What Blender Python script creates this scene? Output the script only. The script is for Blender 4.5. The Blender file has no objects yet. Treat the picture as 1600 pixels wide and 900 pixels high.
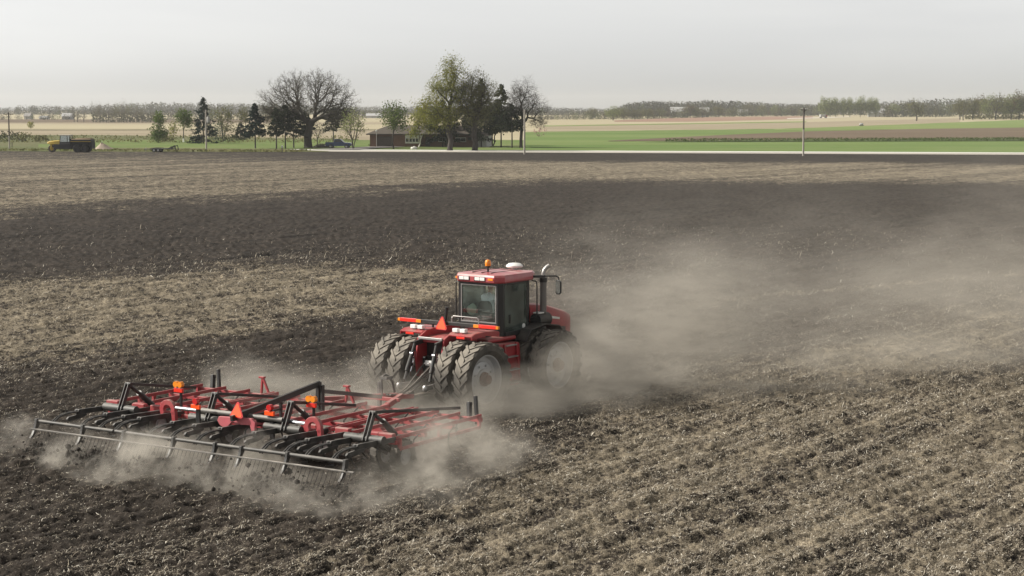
import bpy, bmesh, math, random
import numpy as np
from mathutils import Vector, Matrix
R = math.radians
scene = bpy.context.scene
col = scene.collection
rng = np.random.default_rng(7)
random.seed(7)

# ------------------------------------------------------------------ camera geometry (a drone 8.3 m above the field)
FPX, CAMH, HORIZON = 2800.0, 8.3, 168.0
PITCH = math.atan((450 - HORIZON) / FPX)
CP, SP = math.cos(PITCH), math.sin(PITCH)
def at(x, y, h=0.0):
    """ground position seen at a photo pixel (1600 x 900), for measuring where things stand"""
    dx, dz = (x - 800) / FPX, -(y - 450) / FPX
    d = (dx, CP + dz * SP, -SP + dz * CP)
    t = (h - CAMH) / d[2]
    return Vector((d[0] * t, d[1] * t, h))
def mpp(y):
    """metres per photo pixel for a thing standing on the ground at row y"""
    return at(800, y).y / FPX

# ------------------------------------------------------------------ tagging
def tag(o, label=None, cat=None, group=None, kind=None):
    if label: o['label'] = label
    if cat: o['category'] = cat
    if group: o['group'] = group
    if kind: o['kind'] = kind
    return o
def thing(name, label, cat, loc=(0, 0, 0), rz=0.0, group=None):
    o = bpy.data.objects.new(name, None)
    o.empty_display_size = 0.2
    col.objects.link(o)
    o.location = loc; o.rotation_euler = (0, 0, rz)
    return tag(o, label, cat, group)
def pivot(name, parent, loc=(0, 0, 0), rz=0.0):
    o = bpy.data.objects.new(name, None); col.objects.link(o)
    o.empty_display_size = 0.1
    o.parent = parent; o.location = loc; o.rotation_euler = (0, 0, rz)
    return o
def copy_tree(o, parent=None):
    c = o.copy(); col.objects.link(c); c.parent = parent
    for ch in list(o.children): copy_tree(ch, c)
    return c

# ------------------------------------------------------------------ mesh builder
class MB:
    def __init__(s): s.v, s.f = [], []
    def add(s, vs, fs):
        b = len(s.v)
        s.v.extend([tuple(p) for p in vs]); s.f.extend([tuple(b + i for i in f) for f in fs])
        return s
    def loft(s, rings, close=True, caps=True):
        n = len(rings[0]); vs = [p for r in rings for p in r]; fs = []
        for i in range(len(rings) - 1):
            for j in range(n if close else n - 1):
                k = (j + 1) % n
                fs.append((i * n + j, i * n + k, (i + 1) * n + k, (i + 1) * n + j))
        if caps:
            fs.append(tuple(range(n - 1, -1, -1))); fs.append(tuple((len(rings) - 1) * n + j for j in range(n)))
        return s.add(vs, fs)
    def box(s, x0, x1, y0, y1, z0, z1):
        return s.loft([[(x0, y0, z), (x1, y0, z), (x1, y1, z), (x0, y1, z)] for z in (z0, z1)])
    def bar(s, p, q, w, h, up=(0, 0, 1)):
        p, q = Vector(p), Vector(q); d = (q - p).normalized(); u = Vector(up)
        if abs(d.dot(u)) > .98: u = Vector((0, 1, 0))
        r = d.cross(u).normalized(); u = r.cross(d)
        ring = lambda c: [c - r * w / 2 - u * h / 2, c + r * w / 2 - u * h / 2, c + r * w / 2 + u * h / 2, c - r * w / 2 + u * h / 2]
        return s.loft([ring(p), ring(q)])
    def tube(s, p, q, r0, r1=None, n=12):
        return s.pipe([p, q], [r0, r0 if r1 is None else r1], n)
    def pipe(s, pts, rad, n=8):
        pts = [Vector(p) for p in pts]
        if not isinstance(rad, (list, tuple)): rad = [rad] * len(pts)
        rings = []; ref = None
        for i, p in enumerate(pts):
            a = pts[max(i - 1, 0)]; b = pts[min(i + 1, len(pts) - 1)]
            d = (b - a).normalized()
            if ref is None or abs(d.dot(ref)) > .97:
                ref = Vector((0, 0, 1)) if abs(d.z) < .9 else Vector((1, 0, 0))
            e = d.cross(ref).normalized(); g = e.cross(d); ref = g
            rings.append([p + (e * math.cos(t) + g * math.sin(t)) * rad[i] for t in [2 * math.pi * k / n for k in range(n)]])
        return s.loft(rings)
    def lathe(s, prof, c=(0, 0, 0), axis='z', n=24, caps=False):
        rings = []
        for (r, a) in prof:
            ring = []
            for k in range(n):
                t = 2 * math.pi * k / n; u, w = r * math.cos(t), r * math.sin(t)
                if axis == 'z': p = (c[0] + u, c[1] + w, c[2] + a)
                elif axis == 'x': p = (c[0] + a, c[1] + u, c[2] + w)
                else: p = (c[0] + w, c[1] + a, c[2] + u)
                ring.append(p)
            rings.append(ring)
        return s.loft(rings, True, caps)
    def prism(s, poly, fn0, fn1):
        return s.loft([[fn0(*p) for p in poly], [fn1(*p) for p in poly]])
    def side(s, poly, x0, x1):           # polygon in (y, z) extruded along x
        return s.prism(poly, lambda a, b: (x0, a, b), lambda a, b: (x1, a, b))
    def flat(s, poly, z0, z1, k=1.0, c=(0, 0)):   # polygon in (x, y) extruded along z, top scaled by k about c
        return s.prism(poly, lambda a, b: (a, b, z0), lambda a, b: (c[0] + (a - c[0]) * k, c[1] + (b - c[1]) * k, z1))
    def front(s, poly, y0, y1):          # polygon in (x, z) extruded along y
        return s.prism(poly, lambda a, b: (a, y0, b), lambda a, b: (a, y1, b))
    def ball(s, c, rx, ry=None, rz=None, n=14, m=9):
        ry = ry or rx; rz = rz or rx
        rings = []
        for i in range(m + 1):
            t = math.pi * i / m; q = max(math.sin(t), 1e-3)
            rings.append([(c[0] + rx * q * math.cos(2 * math.pi * k / n), c[1] + ry * q * math.sin(2 * math.pi * k / n), c[2] - rz * math.cos(t)) for k in range(n)])
        return s.loft(rings)
    def build(s, name, mat, parent=None, smooth=0, bevel=0.0, loc=None):
        me = bpy.data.meshes.new(name)
        me.from_pydata(s.v, [], s.f); me.update()
        bm = bmesh.new(); bm.from_mesh(me)
        bmesh.ops.recalc_face_normals(bm, faces=bm.faces)
        if smooth:
            for f in bm.faces: f.smooth = True
            for e in bm.edges:
                if len(e.link_faces) == 2 and e.calc_face_angle(0) > R(smooth): e.smooth = False
        bm.to_mesh(me); bm.free()
        me.materials.append(mat)
        o = bpy.data.objects.new(name, me); col.objects.link(o)
        if parent: o.parent = parent
        if loc: o.location = loc
        if bevel:
            b = o.modifiers.new('bevel', 'BEVEL'); b.width = bevel; b.segments = 2; b.limit_method = 'ANGLE'; b.angle_limit = R(40)
        return o
def mesh_np(name, V, F, mat, parent=None, mats=None, midx=None, smooth=False):
    """mesh from numpy arrays; F is (n, 3) or (n, 4)"""
    me = bpy.data.meshes.new(name)
    V = np.asarray(V, np.float32); F = np.asarray(F, np.int32); k = F.shape[1]
    me.vertices.add(len(V)); me.vertices.foreach_set('co', V.ravel())
    me.loops.add(F.size); me.loops.foreach_set('vertex_index', F.ravel())
    me.polygons.add(len(F)); me.polygons.foreach_set('loop_start', np.arange(0, F.size, k, dtype=np.int32))
    me.polygons.foreach_set('loop_total', np.full(len(F), k, np.int32))
    for m in (mats or [mat]): me.materials.append(m)
    if midx is not None: me.polygons.foreach_set('material_index', np.asarray(midx, np.int32))
    if smooth: me.polygons.foreach_set('use_smooth', np.ones(len(F), bool))
    me.update(calc_edges=True); me.validate()
    o = bpy.data.objects.new(name, me); col.objects.link(o)
    if parent: o.parent = parent
    return o

# ------------------------------------------------------------------ node helpers
def setin(nt, sock, v):
    if v is None: return
    if hasattr(v, 'is_output'): nt.links.new(v, sock)
    else: sock.default_value = v
def N(nt, typ, ins=None, **kw):
    n = nt.nodes.new(typ)
    for k, v in kw.items(): setattr(n, k, v)
    for k, v in (ins or {}).items(): setin(nt, n.inputs[k], v)
    return n
def M_(nt, op, a, b=None, c=None, clamp=False):
    n = nt.nodes.new('ShaderNodeMath'); n.operation = op; n.use_clamp = clamp
    for i, v in enumerate((a, b, c)): setin(nt, n.inputs[i], v)
    return n.outputs[0]
def mixc(nt, fac, a, b, blend='MIX'):
    n = nt.nodes.new('ShaderNodeMix'); n.data_type = 'RGBA'; n.blend_type = blend
    setin(nt, n.inputs[0], fac); setin(nt, n.inputs[6], a); setin(nt, n.inputs[7], b)
    return n.outputs[2]
def ramp(nt, fac, stops, interp='LINEAR'):
    n = nt.nodes.new('ShaderNodeValToRGB'); cr = n.color_ramp; cr.interpolation = interp
    while len(cr.elements) < len(stops): cr.elements.new(.5)
    for e, (p, c) in zip(cr.elements, stops):
        e.position = p; e.color = (*c, 1) if isinstance(c, (tuple, list)) else (c, c, c, 1)
    setin(nt, n.inputs[0], fac)
    return n.outputs[0]
def noise(nt, vec, scale, detail=3, rough=.55, dist=0.0, out=0):
    n = N(nt, 'ShaderNodeTexNoise', {'Scale': scale, 'Detail': detail, 'Roughness': rough, 'Distortion': dist})
    setin(nt, n.inputs['Vector'], vec)
    return n.outputs[out]
def smooth(nt, v, a, b, lo=0.0, hi=1.0):
    n = nt.nodes.new('ShaderNodeMapRange'); n.interpolation_type = 'SMOOTHSTEP'
    for i, q in enumerate((v, a, b, lo, hi)): setin(nt, n.inputs[i], q)
    return n.outputs[0]
def newmat(name):
    m = bpy.data.materials.new(name); m.use_nodes = True
    nt = m.node_tree; nt.nodes.clear()
    out = nt.nodes.new('ShaderNodeOutputMaterial')
    return m, nt, out
def c4(c): return (*c, 1.0)
def paint(name, c, rough=.5, metal=0.0, dust=.0, dustc=(.26, .22, .175), var=.15, scale=6.0, coat=0.0, bump=0.0, spec=.5):
    """painted / plain surface: slight mottling, and field dust lying mostly on upward faces"""
    m, nt, out = newmat(name)
    tc = N(nt, 'ShaderNodeTexCoord'); P = tc.outputs['Object']
    n1 = noise(nt, P, scale, 4)
    base = mixc(nt, n1, c4([q * (1 - var) for q in c]), c4([min(1, q * (1 + var)) for q in c]))
    rg = rough
    if dust > 0:
        geo = N(nt, 'ShaderNodeNewGeometry')
        sep = N(nt, 'ShaderNodeSeparateXYZ', {0: geo.outputs['Normal']})
        up = smooth(nt, sep.outputs[2], .0, .9, .30, 1.25)
        n2 = noise(nt, P, 2.3, 5, .65)
        f = M_(nt, 'MULTIPLY', M_(nt, 'MULTIPLY', up, smooth(nt, n2, .25, .75)), dust * 1.6, clamp=True)
        base = mixc(nt, f, base, c4(dustc))
        rg = M_(nt, 'MULTIPLY_ADD', f, .8 - rough, rough)
    b = N(nt, 'ShaderNodeBsdfPrincipled', {'Base Color': base, 'Roughness': rg, 'Metallic': metal, 'Coat Weight': coat, 'Specular IOR Level': spec})
    if bump > 0:
        bn = N(nt, 'ShaderNodeBump', {'Strength': bump, 'Distance': .02, 'Height': noise(nt, P, 25, 4)})
        nt.links.new(bn.outputs[0], b.inputs['Normal'])
    nt.links.new(b.outputs[0], out.inputs[0])
    return m
def lampmat(name, c):
    m, nt, out = newmat(name)
    b = N(nt, 'ShaderNodeBsdfPrincipled', {'Base Color': c4(c), 'Roughness': .25, 'Coat Weight': .4})
    nt.links.new(b.outputs[0], out.inputs[0])
    return m
def glassmat(name, tint, gloss=.09, rough=.03):
    m, nt, out = newmat(name)
    tr = N(nt, 'ShaderNodeBsdfTransparent', {'Color': c4(tint)})
    gl = N(nt, 'ShaderNodeBsdfGlossy', {'Color': c4((.9, .95, .95)), 'Roughness': rough})
    fr = N(nt, 'ShaderNodeFresnel', {'IOR': 1.45})
    dd = N(nt, 'ShaderNodeBsdfDiffuse', {'Color': c4((.50, .60, .54))})
    tc = N(nt, 'ShaderNodeTexCoord')
    film = M_(nt, 'MULTIPLY', smooth(nt, noise(nt, tc.outputs['Object'], 1.7, 4), .2, .8), .10)
    mx = N(nt, 'ShaderNodeMixShader', {0: M_(nt, 'ADD', fr.outputs[0], gloss - .04, clamp=True), 1: tr.outputs[0], 2: gl.outputs[0]})
    m2 = N(nt, 'ShaderNodeMixShader', {0: film, 1: mx.outputs[0], 2: dd.outputs[0]})
    nt.links.new(m2.outputs[0], out.inputs[0])
    return m
def leafmat(name, a, b, scale=.6, trans=.35):
    """foliage: two real leaf colours mixed in clumps, a little light through the leaf"""
    m, nt, out = newmat(name)
    tc = N(nt, 'ShaderNodeTexCoord')
    f = smooth(nt, noise(nt, tc.outputs['Object'], scale, 5, .7), .35, .65)
    c = mixc(nt, f, c4(a), c4(b))
    d = N(nt, 'ShaderNodeBsdfDiffuse', {'Color': c}); t = N(nt, 'ShaderNodeBsdfTranslucent', {'Color': c})
    mx = N(nt, 'ShaderNodeMixShader', {0: trans, 1: d.outputs[0], 2: t.outputs[0]})
    nt.links.new(mx.outputs[0], out.inputs[0])
    return m
def barkmat(name, c, var=.35):
    return paint(name, c, .9, var=var, scale=1.5, spec=.2)
# ------------------------------------------------------------------ materials of the machines
RED = paint('tractor_red', (.36, .018, .028), .42, dust=.34, coat=.2, scale=3, var=.25)
RED_DUSTY = paint('implement_red', (.37, .030, .040), .42, dust=.48, dustc=(.34, .26, .225))
ROOFRED = paint('faded_roof_red', (.40, .045, .06), .33, dust=.33, dustc=(.42, .33, .30), coat=.4)
BLACK = paint('black_steel', (.018, .018, .019), .42, dust=.16)
BLACK_CLEAN = paint('black_trim', (.012, .012, .013), .4, dust=.03)
RUBBER = paint('dusty_rubber', (.062, .058, .053), .88, dust=.85, dustc=(.24, .215, .18), bump=.3, spec=.25)
RIM = paint('rim_silver', (.50, .51, .52), .42, metal=.15, dust=.35, dustc=(.36, .32, .27))
STEEL = paint('worn_steel', (.42, .41, .40), .38, metal=.7, dust=.2)
CHROME = paint('chrome_rod', (.85, .85, .88), .12, metal=1.0, var=.03)
WHITE = paint('white_plastic', (.78, .78, .75), .4, dust=.06)
HUBC = paint('rusty_hub', (.16, .07, .045), .7, dust=.35)
GREYB = paint('dusty_cast_grey', (.10, .095, .09), .6, dust=.5)
HOSE = paint('hose_rubber', (.12, .11, .10), .6, dust=.3)
AMBER = lampmat('amber_lens', (.85, .27, .02))
REDLENS = lampmat('red_lens', (.80, .035, .02))
ORANGE = lampmat('fluorescent_orange', (1.0, .10, .015))
RETRO = lampmat('red_border', (.55, .02, .02))
LAMPW = lampmat('clear_lens', (.85, .85, .82))
GLASS = glassmat('tinted_cab_glass', (.955, .985, .97), .06)
SEATC = paint('seat_cloth', (.012, .012, .013), .8)

# ------------------------------------------------------------------ the tractor (local axes: x right, y forward, origin on the ground under the rear axle)
TPOS, TPSI = Vector((-2.02, 49.15, -.04)), 36.5
tr = thing('tractor', 'red articulated four wheel drive tractor with dual wheels pulling the cultivator', 'tractor', TPOS, -R(TPSI))

def tyre_mb(rad, w, n_lug=21):
    m = MB()
    h = w / 2; rr = rad - .028; ri = rad * .66
    m.lathe([(ri, -h * .62), (ri + .06, -h * .80), (rr - .20, -h), (rr - .06, -h * .97), (rr - .005, -h * .8), (rr, 0),
             (rr - .005, h * .8), (rr - .06, h * .97), (rr - .20, h), (ri + .06, h * .80), (ri, h * .62)], axis='x', n=56)
    for sgn in (-1, 1):
        for k in range(n_lug):
            a0 = 2 * math.pi * (k + (.5 if sgn > 0 else 0)) / n_lug
            rings = []
            for t in (0.0, .4, .8, 1.0, 1.12):
                ax = sgn * min(-.02 + (h * 1.0 + .02) * t, h * 1.01)
                a = a0 - .30 * min(t, 1.0)
                top = rad - .012 * t if t <= 1.0 else rad - .14
                bot = rr - .03 if t <= 1.0 else rr - .16
                dw = .072 / rad * (1 + .25 * t)
                P = lambda aa, q: (ax, q * math.cos(aa), q * math.sin(aa))
                rings.append([P(a - dw / 2 * 1.25, bot), P(a + dw / 2 * 1.25, bot), P(a + dw / 2, top), P(a - dw / 2, top)])
            m.loft(rings)
    return m
def rim_mb(rad, w, out):     # out: +1/-1, the side the dish opens to
    m = MB(); ri = rad * .66; h = w / 2 * .62; o = out
    m.lathe([(ri + .025, o * (h + .02)), (ri + .03, o * h), (ri - .03, o * (h - .02)), (ri - .05, o * (h - .10)), (ri - .07, -o * .02),
             (ri * .74, -o * .05), (ri * .70, o * .0), (ri * .42, o * .03), (ri * .40, o * .06), (.001, o * .06)], axis='x', n=40)
    m.lathe([(ri + .02, -o * h), (ri - .06, -o * h), (ri - .07, -o * .02)], axis='x', n=40)
    for k in range(8):
        a = 2 * math.pi * k / 8
        c = (o * .03, ri * .56 * math.cos(a), ri * .56 * math.sin(a))
        m.tube((c[0] - .01, c[1], c[2]), (c[0] + o * .04, c[1], c[2]), .03, n=8)
    return m
def hub_mb(o):
    m = MB(); m.lathe([(.20, 0), (.20, o * .10), (.15, o * .13), (.13, o * .24), (.001, o * .26)], axis='x', n=20)
    for k in range(10):
        a = 2 * math.pi * k / 10
        m.tube((o * .10, .172 * math.cos(a), .172 * math.sin(a)), (o * .15, .172 * math.cos(a), .172 * math.sin(a)), .018, n=6)
    return m
TYR, TYW = 1.02, .52
ty0 = tyre_mb(TYR, TYW).build('tyre', RUBBER, None, smooth=35)
rim_r = rim_mb(TYR, TYW, 1).build('rim', RIM, None, smooth=35)
rim_l = rim_mb(TYR, TYW, -1).build('rim', RIM, None, smooth=35)
hub_r = hub_mb(1).build('hub', HUBC, None, smooth=35)
hub_l = hub_mb(-1).build('hub', HUBC, None, smooth=35)
first = True
for fy in (0.0, 3.45):
    for rx in (-1.5, -.84, .84, 1.5):
        pv = pivot('wheel', tr, (rx, fy, TYR - .03)); pv.rotation_euler = (random.uniform(0, 6), 0, 0)
        srcs = (ty0, rim_r if rx > 0 else rim_l, hub_r if rx > 0 else hub_l)
        for src in srcs:
            c = src.copy(); col.objects.link(c); c.parent = pv
for src in (ty0, rim_r, rim_l, hub_r, hub_l): bpy.data.objects.remove(src)

# axles and chassis
b = MB()
for fy in (0.0, 3.45): b.tube((-1.3, fy, 1.0), (1.3, fy, 1.0), .16, n=14); b.ball((0, fy, 1.0), .36, .42, .36)
b.build('axle', GREYB, tr, smooth=40)
b = MB(); b.box(-.38, .38, .25, 1.3, .85, 1.75); b.box(-.42, .42, 2.0, 5.1, .9, 1.55); b.tube((0, 1.3, 1.25), (0, 2.0, 1.25), .25)
b.box(-.40, .40, 5.1, 5.42, .75, 1.45)
b.build('chassis', RED, tr, bevel=.03)

# rear housing: two sloping red side panels with the black bay of the hitch between them
for sx in (-1, 1):
    b = MB(); b.side([(1.5, 2.22), (.62, 2.24), (.0, 2.20), (-.36, 2.02), (-.48, 1.45), (-.42, .95), (-.1, .85), (1.5, 1.05)], sx * .42, sx * .48)
    b.build('side_panel', RED, tr, bevel=.015)
b = MB(); b.flat([(-.42, .15), (.42, .15), (.42, 1.6), (-.42, 1.6)], 1.98, 2.04)
b.side([(.15, 1.92), (.15, 2.04), (-.30, 1.97), (-.30, 1.90)], -.42, .42)
b.build('deck', RED, tr, bevel=.01)
b = MB(); b.box(-.40, .40, -.05, .25, 1.0, 1.88); b.box(-.36, .36, -.2, -.05, 1.2, 1.5)
b.box(-.16, .16, -.40, -.22, .85, 1.35); b.box(-.30, -.2, -.36, -.22, 1.1, 1.5); b.box(.2, .3, -.36, -.22, 1.1, 1.5)
b.build('hitch_housing', BLACK_CLEAN, tr, bevel=.02)
for sx in (-1, 1):
    b = MB()
    b.bar((sx * .36, -.22, 1.94), (sx * .38, -.62, 1.88), .08, .13)
    b.tube((sx * .38, -.58, 1.88), (sx * .44, -.95, .92), .045); b.tube((sx * .40, -.68, 1.60), (sx * .43, -.88, 1.15), .062)
    b.build('lift_link', BLACK, tr, bevel=.008)
    b = MB(); b.bar((sx * .36, -.2, .80), (sx * .46, -1.15, .78), .08, .12); b.ball((sx * .46, -1.17, .78), .085, .085, .10)
    b.build('lower_link', STEEL, tr, bevel=.01)
    b = MB(); b.tube((sx * .39, -.62, 1.66), (sx * .395, -.66, 1.36), .04); b.tube((sx * .40, -.67, 1.34), (sx * .42, -.74, 1.12), .03)
    for zz in (1.62, 1.48, 1.30): b.tube((sx * .39 - .05, -.70, zz), (sx * .39 + .05, -.70, zz), .045)
    b.build('lift_cylinder', CHROME, tr, smooth=40)
b = MB(); b.bar((-.42, -.37, 2.02), (.42, -.37, 2.02), .06, .07); b.build('cross_member', STEEL, tr, bevel=.01)
b = MB(); b.bar((0, .1, .55), (0, -1.30, .52), .14, .07); b.box(-.09, .09, -1.36, -1.18, .46, .66); b.build('drawbar', GREYB, tr, bevel=.01)
for k, (x0, x1, zt) in enumerate(((-.25, .02, 1.30), (-.12, .08, 1.22), (.05, .14, 1.34), (.16, .0, 1.26), (.24, .10, 1.18))):
    b = MB(); pts = []
    for i in range(12):
        t = i / 11
        pts.append((x0 + (x1 - x0) * t + .05 * math.sin(4 * t + k), -.36 - 1.9 * t - .25 * math.sin(math.pi * t) * (1 - t), zt - (zt - .72) * t - .28 * math.sin(math.pi * t)))
    b.pipe(pts, .022, 8); b.build('hydraulic_hose', HOSE, tr, smooth=60)
b = MB(); b.box(-.12, .10, -.46, -.40, 1.28, 1.42)
for xx in (-.08, -.02, .04): b.tube((xx, -.46, 1.35), (xx, -.53, 1.35), .022)
b.build('remote_valve', WHITE, tr, bevel=.008)

# fenders over the inner rear tyres, deck lamps
for sx in (-1, 1):
    out = [(1.10, 2.16), (.95, 2.20), (.45, 2.22), (.0, 2.20), (-.16, 2.14)]
    pol = out + [(y + .02, z - .05) for (y, z) in reversed(out)]
    b = MB(); b.side(pol, sx * .48, sx * 1.24); b.side([(1.10, 2.16), (.95, 2.20), (.45, 2.22), (.0, 2.20), (-.16, 2.14), (-.16, 2.04), (.5, 2.10), (1.10, 2.02)], sx * 1.24, sx * 1.27)
    b.build('fender', RED, tr, bevel=.012)
    b = MB(); b.box(sx * .62 - .09, sx * .62 + .09, -.08, .06, 2.215, 2.32); b.box(sx * .88 - .09, sx * .88 + .09, -.08, .06, 2.215, 2.32); b.build('work_lamp', LAMPW, tr, bevel=.015)
    b = MB(); b.box(sx * .90 - .14, sx * .90 + .14, -.19, -.165, 2.06, 2.12); b.build('tail_lamp', REDLENS, tr, bevel=.006)
b = MB(); b.box(-1.1, 1.1, .36, .44, 2.32, 2.42)
for sx in (-.55, .55): b.bar((sx, .42, 2.05), (sx, .42, 2.34), .05, .05)
b.build('lamp_bar', BLACK, tr, bevel=.008)
for sx in (-1, 1):
    b = MB(); b.box(sx * 1.40 - .30, sx * 1.40 + .30, .35, .43, 2.32, 2.42); b.build('marker_lamp', REDLENS, tr, bevel=.01)
    b = MB(); b.box(sx * 1.02 - .09, sx * 1.02 + .09, .345, .36, 2.325, 2.415); b.build('amber_lamp', AMBER, tr, bevel=.005)
    b = MB(); b.box(sx * 1.74 - .04, sx * 1.74 + .04, .35, .43, 2.33, 2.41); b.build('amber_lamp', AMBER, tr, bevel=.005)
def smv(parent, c, s, tilt=0.0):
    """slow-moving-vehicle triangle: fluorescent centre with a dark red border"""
    tri = lambda k: [(-.5 * k, -.30 * k), (-.42 * k, -.42 * k), (.42 * k, -.42 * k), (.5 * k, -.30 * k), (.07 * k, .5 * k), (-.07 * k, .5 * k)]
    b = MB(); b.front([(x * s, z * s) for x, z in tri(1)], 0, .012); o = b.build('slow_vehicle_emblem', RETRO, parent)
    o.location = c; o.rotation_euler = (-tilt, 0, 0)
    b = MB(); b.front([(x * s, z * s - .01) for x, z in tri(.80)], -.006, -.002); b.build('reflective_centre', ORANGE, o)
    return o
smv(tr, (-.13, .28, 2.36), .40, R(10))
b = MB(); b.tube((-.10, .42, 2.40), (-.05, .42, 2.82), .035, .045); b.build('antenna', BLACK_CLEAN, tr, smooth=40)
b = MB(); b.pipe([(-.45, 1.15, 2.05), (-.45, 1.15, 2.44), (-.40, 1.15, 2.48), (.45, 1.15, 2.48), (.5, 1.15, 2.44), (.5, 1.15, 2.05)], .018, 8); b.build('guard_rail', STEEL, tr, smooth=60)

# cab -----------------------------------------------------------------
HW, Y0, Y1 = .78, 1.80, 3.30
out = [(-.68, Y0), (.68, Y0), (HW, Y0 + .14), (HW, Y1 - .20), (.56, Y1 + .14), (-.56, Y1 + .14), (-HW, Y1 - .20), (-HW, Y0 + .14)]
b = MB(); b.flat(out, 1.86, 2.02, 1.0)
b.box(-.66, .66, Y0 - .01, Y0 + .04, 2.02, 2.27)              # panel under the rear window
for sx in (-1, 1):
    b.flat([(sx * .655, Y0 - .02), (sx * .70, Y0 - .02), (sx * (HW + .012), Y0 + .10), (sx * (HW + .012), Y0 + .19), (sx * (HW - .06), Y0 + .19), (sx * .64, Y0 + .05)], 2.0, 3.42)
    b.bar((sx * (HW - .01), Y1 - .22, 2.0), (sx * (HW - .01), Y1 - .22, 3.42), .06, .07, up=(0, 1, 0))
    b.bar((sx * .56, Y1 + .13, 2.0), (sx * .56, Y1 + .13, 3.42), .05, .05, up=(0, 1, 0))
    b.box(sx * HW - .03, sx * HW + .03, Y0 + .20, Y1 - .26, 1.90, 2.02)
b.box(-.66, .66, Y0 - .015, Y0 + .05, 3.34, 3.42)
for sx in (-1, 1): b.box(sx * HW - .025, sx * HW + .025, Y0 + .20, Y1 - .26, 3.34, 3.42)
cabf = b.build('cab_frame', BLACK_CLEAN, tr, bevel=.012)
b = MB(); b.box(-.63, .63, Y0 + .01, Y0 + .022, 2.27, 3.34); wn = b.build('rear_window', GLASS, tr)
b = MB()
for a in ((-.63, -.605, 2.27, 3.34), (.605, .63, 2.27, 3.34), (-.605, .605, 2.27, 2.295), (-.605, .605, 3.315, 3.34)): b.box(a[0], a[1], Y0 - .012, Y0 + .008, a[2], a[3])
b.build('seal', STEEL, wn)
b = MB(); b.loft([[(x, y, 2.04), (x, y + .012, 2.04), (x, y + .012, 3.40), (x, y, 3.40)] for x, y in ((-HW + .04, Y1 - .20), (-.58, Y1 + .10), (.58, Y1 + .10), (HW - .04, Y1 - .20))]); b.build('windscreen', GLASS, tr)
for sx in (-1, 1):
    b = MB(); b.box(sx * HW - .006, sx * HW + .006, Y0 + .20, Y1 - .26, 2.02, 3.34); d = b.build('cab_door', GLASS, tr)
    b = MB(); b.box(sx * HW + sx * .008 - .015, sx * HW + sx * .008 + .015, Y0 + .40, Y0 + .46, 2.25, 2.50); b.build('handle', BLACK_CLEAN, d)
b = MB(); b.lathe([(.001, 0), (.07, 0), (.07, .01), (.001, .014)], c=(HW + .012, Y1 - .42, 2.12), axis='x', n=20); b.build('round_decal', WHITE, tr)
# roof: chamfered red cap with raised ribs, lamps let into its rear edge
ro = [(-.66, 1.66), (.66, 1.66), (.86, 1.90), (.86, 3.25), (.62, 3.66), (-.62, 3.66), (-.86, 3.25), (-.86, 1.90)]
rk = lambda k, z: [(x * k, 2.66 + (y - 2.66) * k, z) for x, y in ro]
b = MB(); b.loft([rk(.97, 3.41), rk(1.0, 3.45), rk(1.0, 3.58), rk(.965, 3.64), rk(.6, 3.675), rk(.2, 3.685)])
roof = b.build('cab_roof', ROOFRED, tr, smooth=30, bevel=.01)
b = MB()
for xx in (-.33, 0, .33): b.box(xx - .02, xx + .02, 1.95, 3.2, 3.640, 3.688)
b.build('roof_rib', BLACK_CLEAN, roof, bevel=.004)
for xx in (-.50, -.32, .06, .24):
    b = MB(); b.box(xx - .085, xx + .085, 1.645, 1.665, 3.475, 3.565); h = b.build('rear_lamp', LAMPW, tr, bevel=.008)
b = MB(); b.box(-.61, -.21, 1.654, 1.661, 3.46, 3.58); b.box(-.05, .35, 1.654, 1.661, 3.46, 3.58); b.build('lamp_surround', BLACK_CLEAN, tr)
b = MB(); b.box(.44, .62, 1.648, 1.662, 3.49, 3.55); b.build('turn_signal', AMBER, tr, bevel=.005)
b = MB(); b.box(-.78, -.60, 1.735, 1.75, 3.49, 3.55); b.build('turn_signal', AMBER, tr, bevel=.005)
b = MB(); b.tube((.05, 2.18, 3.64), (.05, 2.18, 3.84), .03); b.lathe([(.085, 0), (.085, .03)], c=(.05, 2.18, 3.82), n=16, caps=True); bc = b.build('beacon', BLACK_CLEAN, tr, smooth=40)
b = MB(); b.lathe([(.08, 0), (.088, .06), (.085, .13), (.06, .17), (.001, .18)], c=(.05, 2.18, 3.85), n=18); b.build('lens', AMBER, bc, smooth=50)
b = MB(); b.lathe([(.21, 0), (.25, .03), (.25, .07), (.17, .13), (.001, .15)], c=(.0, 3.52, 3.70), n=22); b.tube((0, 3.52, 3.62), (0, 3.52, 3.72), .08); b.build('satellite_receiver', WHITE, tr, smooth=40)
# mirror on a long arm from the front right roof corner, and a grab rail beside the door
b = MB(); b.bar((.80, 3.30, 3.50), (1.15, 3.44, 3.52), .06, .07); b.pipe([(1.1, 3.42, 3.52), (1.46, 3.54, 3.54), (1.54, 3.56, 3.50), (1.55, 3.56, 3.40)], .022, 8); b.build('mirror_arm', BLACK_CLEAN, tr, smooth=40)
b = MB(); b.prism([(-.11, -.17), (-.06, -.21), (.06, -.21), (.11, -.17), (.11, .17), (.06, .21), (-.06, .21), (-.11, .17)], lambda x, z: (1.56 + x, 3.50 - .25 * x, 3.22 + z), lambda x, z: (1.57 + x * .85, 3.57 - .25 * x, 3.22 + z * .9))
mir = b.build('mirror', BLACK_CLEAN, tr, bevel=.012)
b = MB(); b.prism([(-.09, -.15), (-.05, -.18), (.05, -.18), (.09, -.15), (.09, .15), (.05, .18), (-.05, .18), (-.09, .15)], lambda x, z: (1.56 + x, 3.492 - .25 * x, 3.22 + z), lambda x, z: (1.56 + x, 3.497 - .25 * x, 3.22 + z))
b.build('mirror_glass', paint('mirror_face', (.4, .4, .38), .15, metal=.8, dust=.1), mir)
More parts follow.
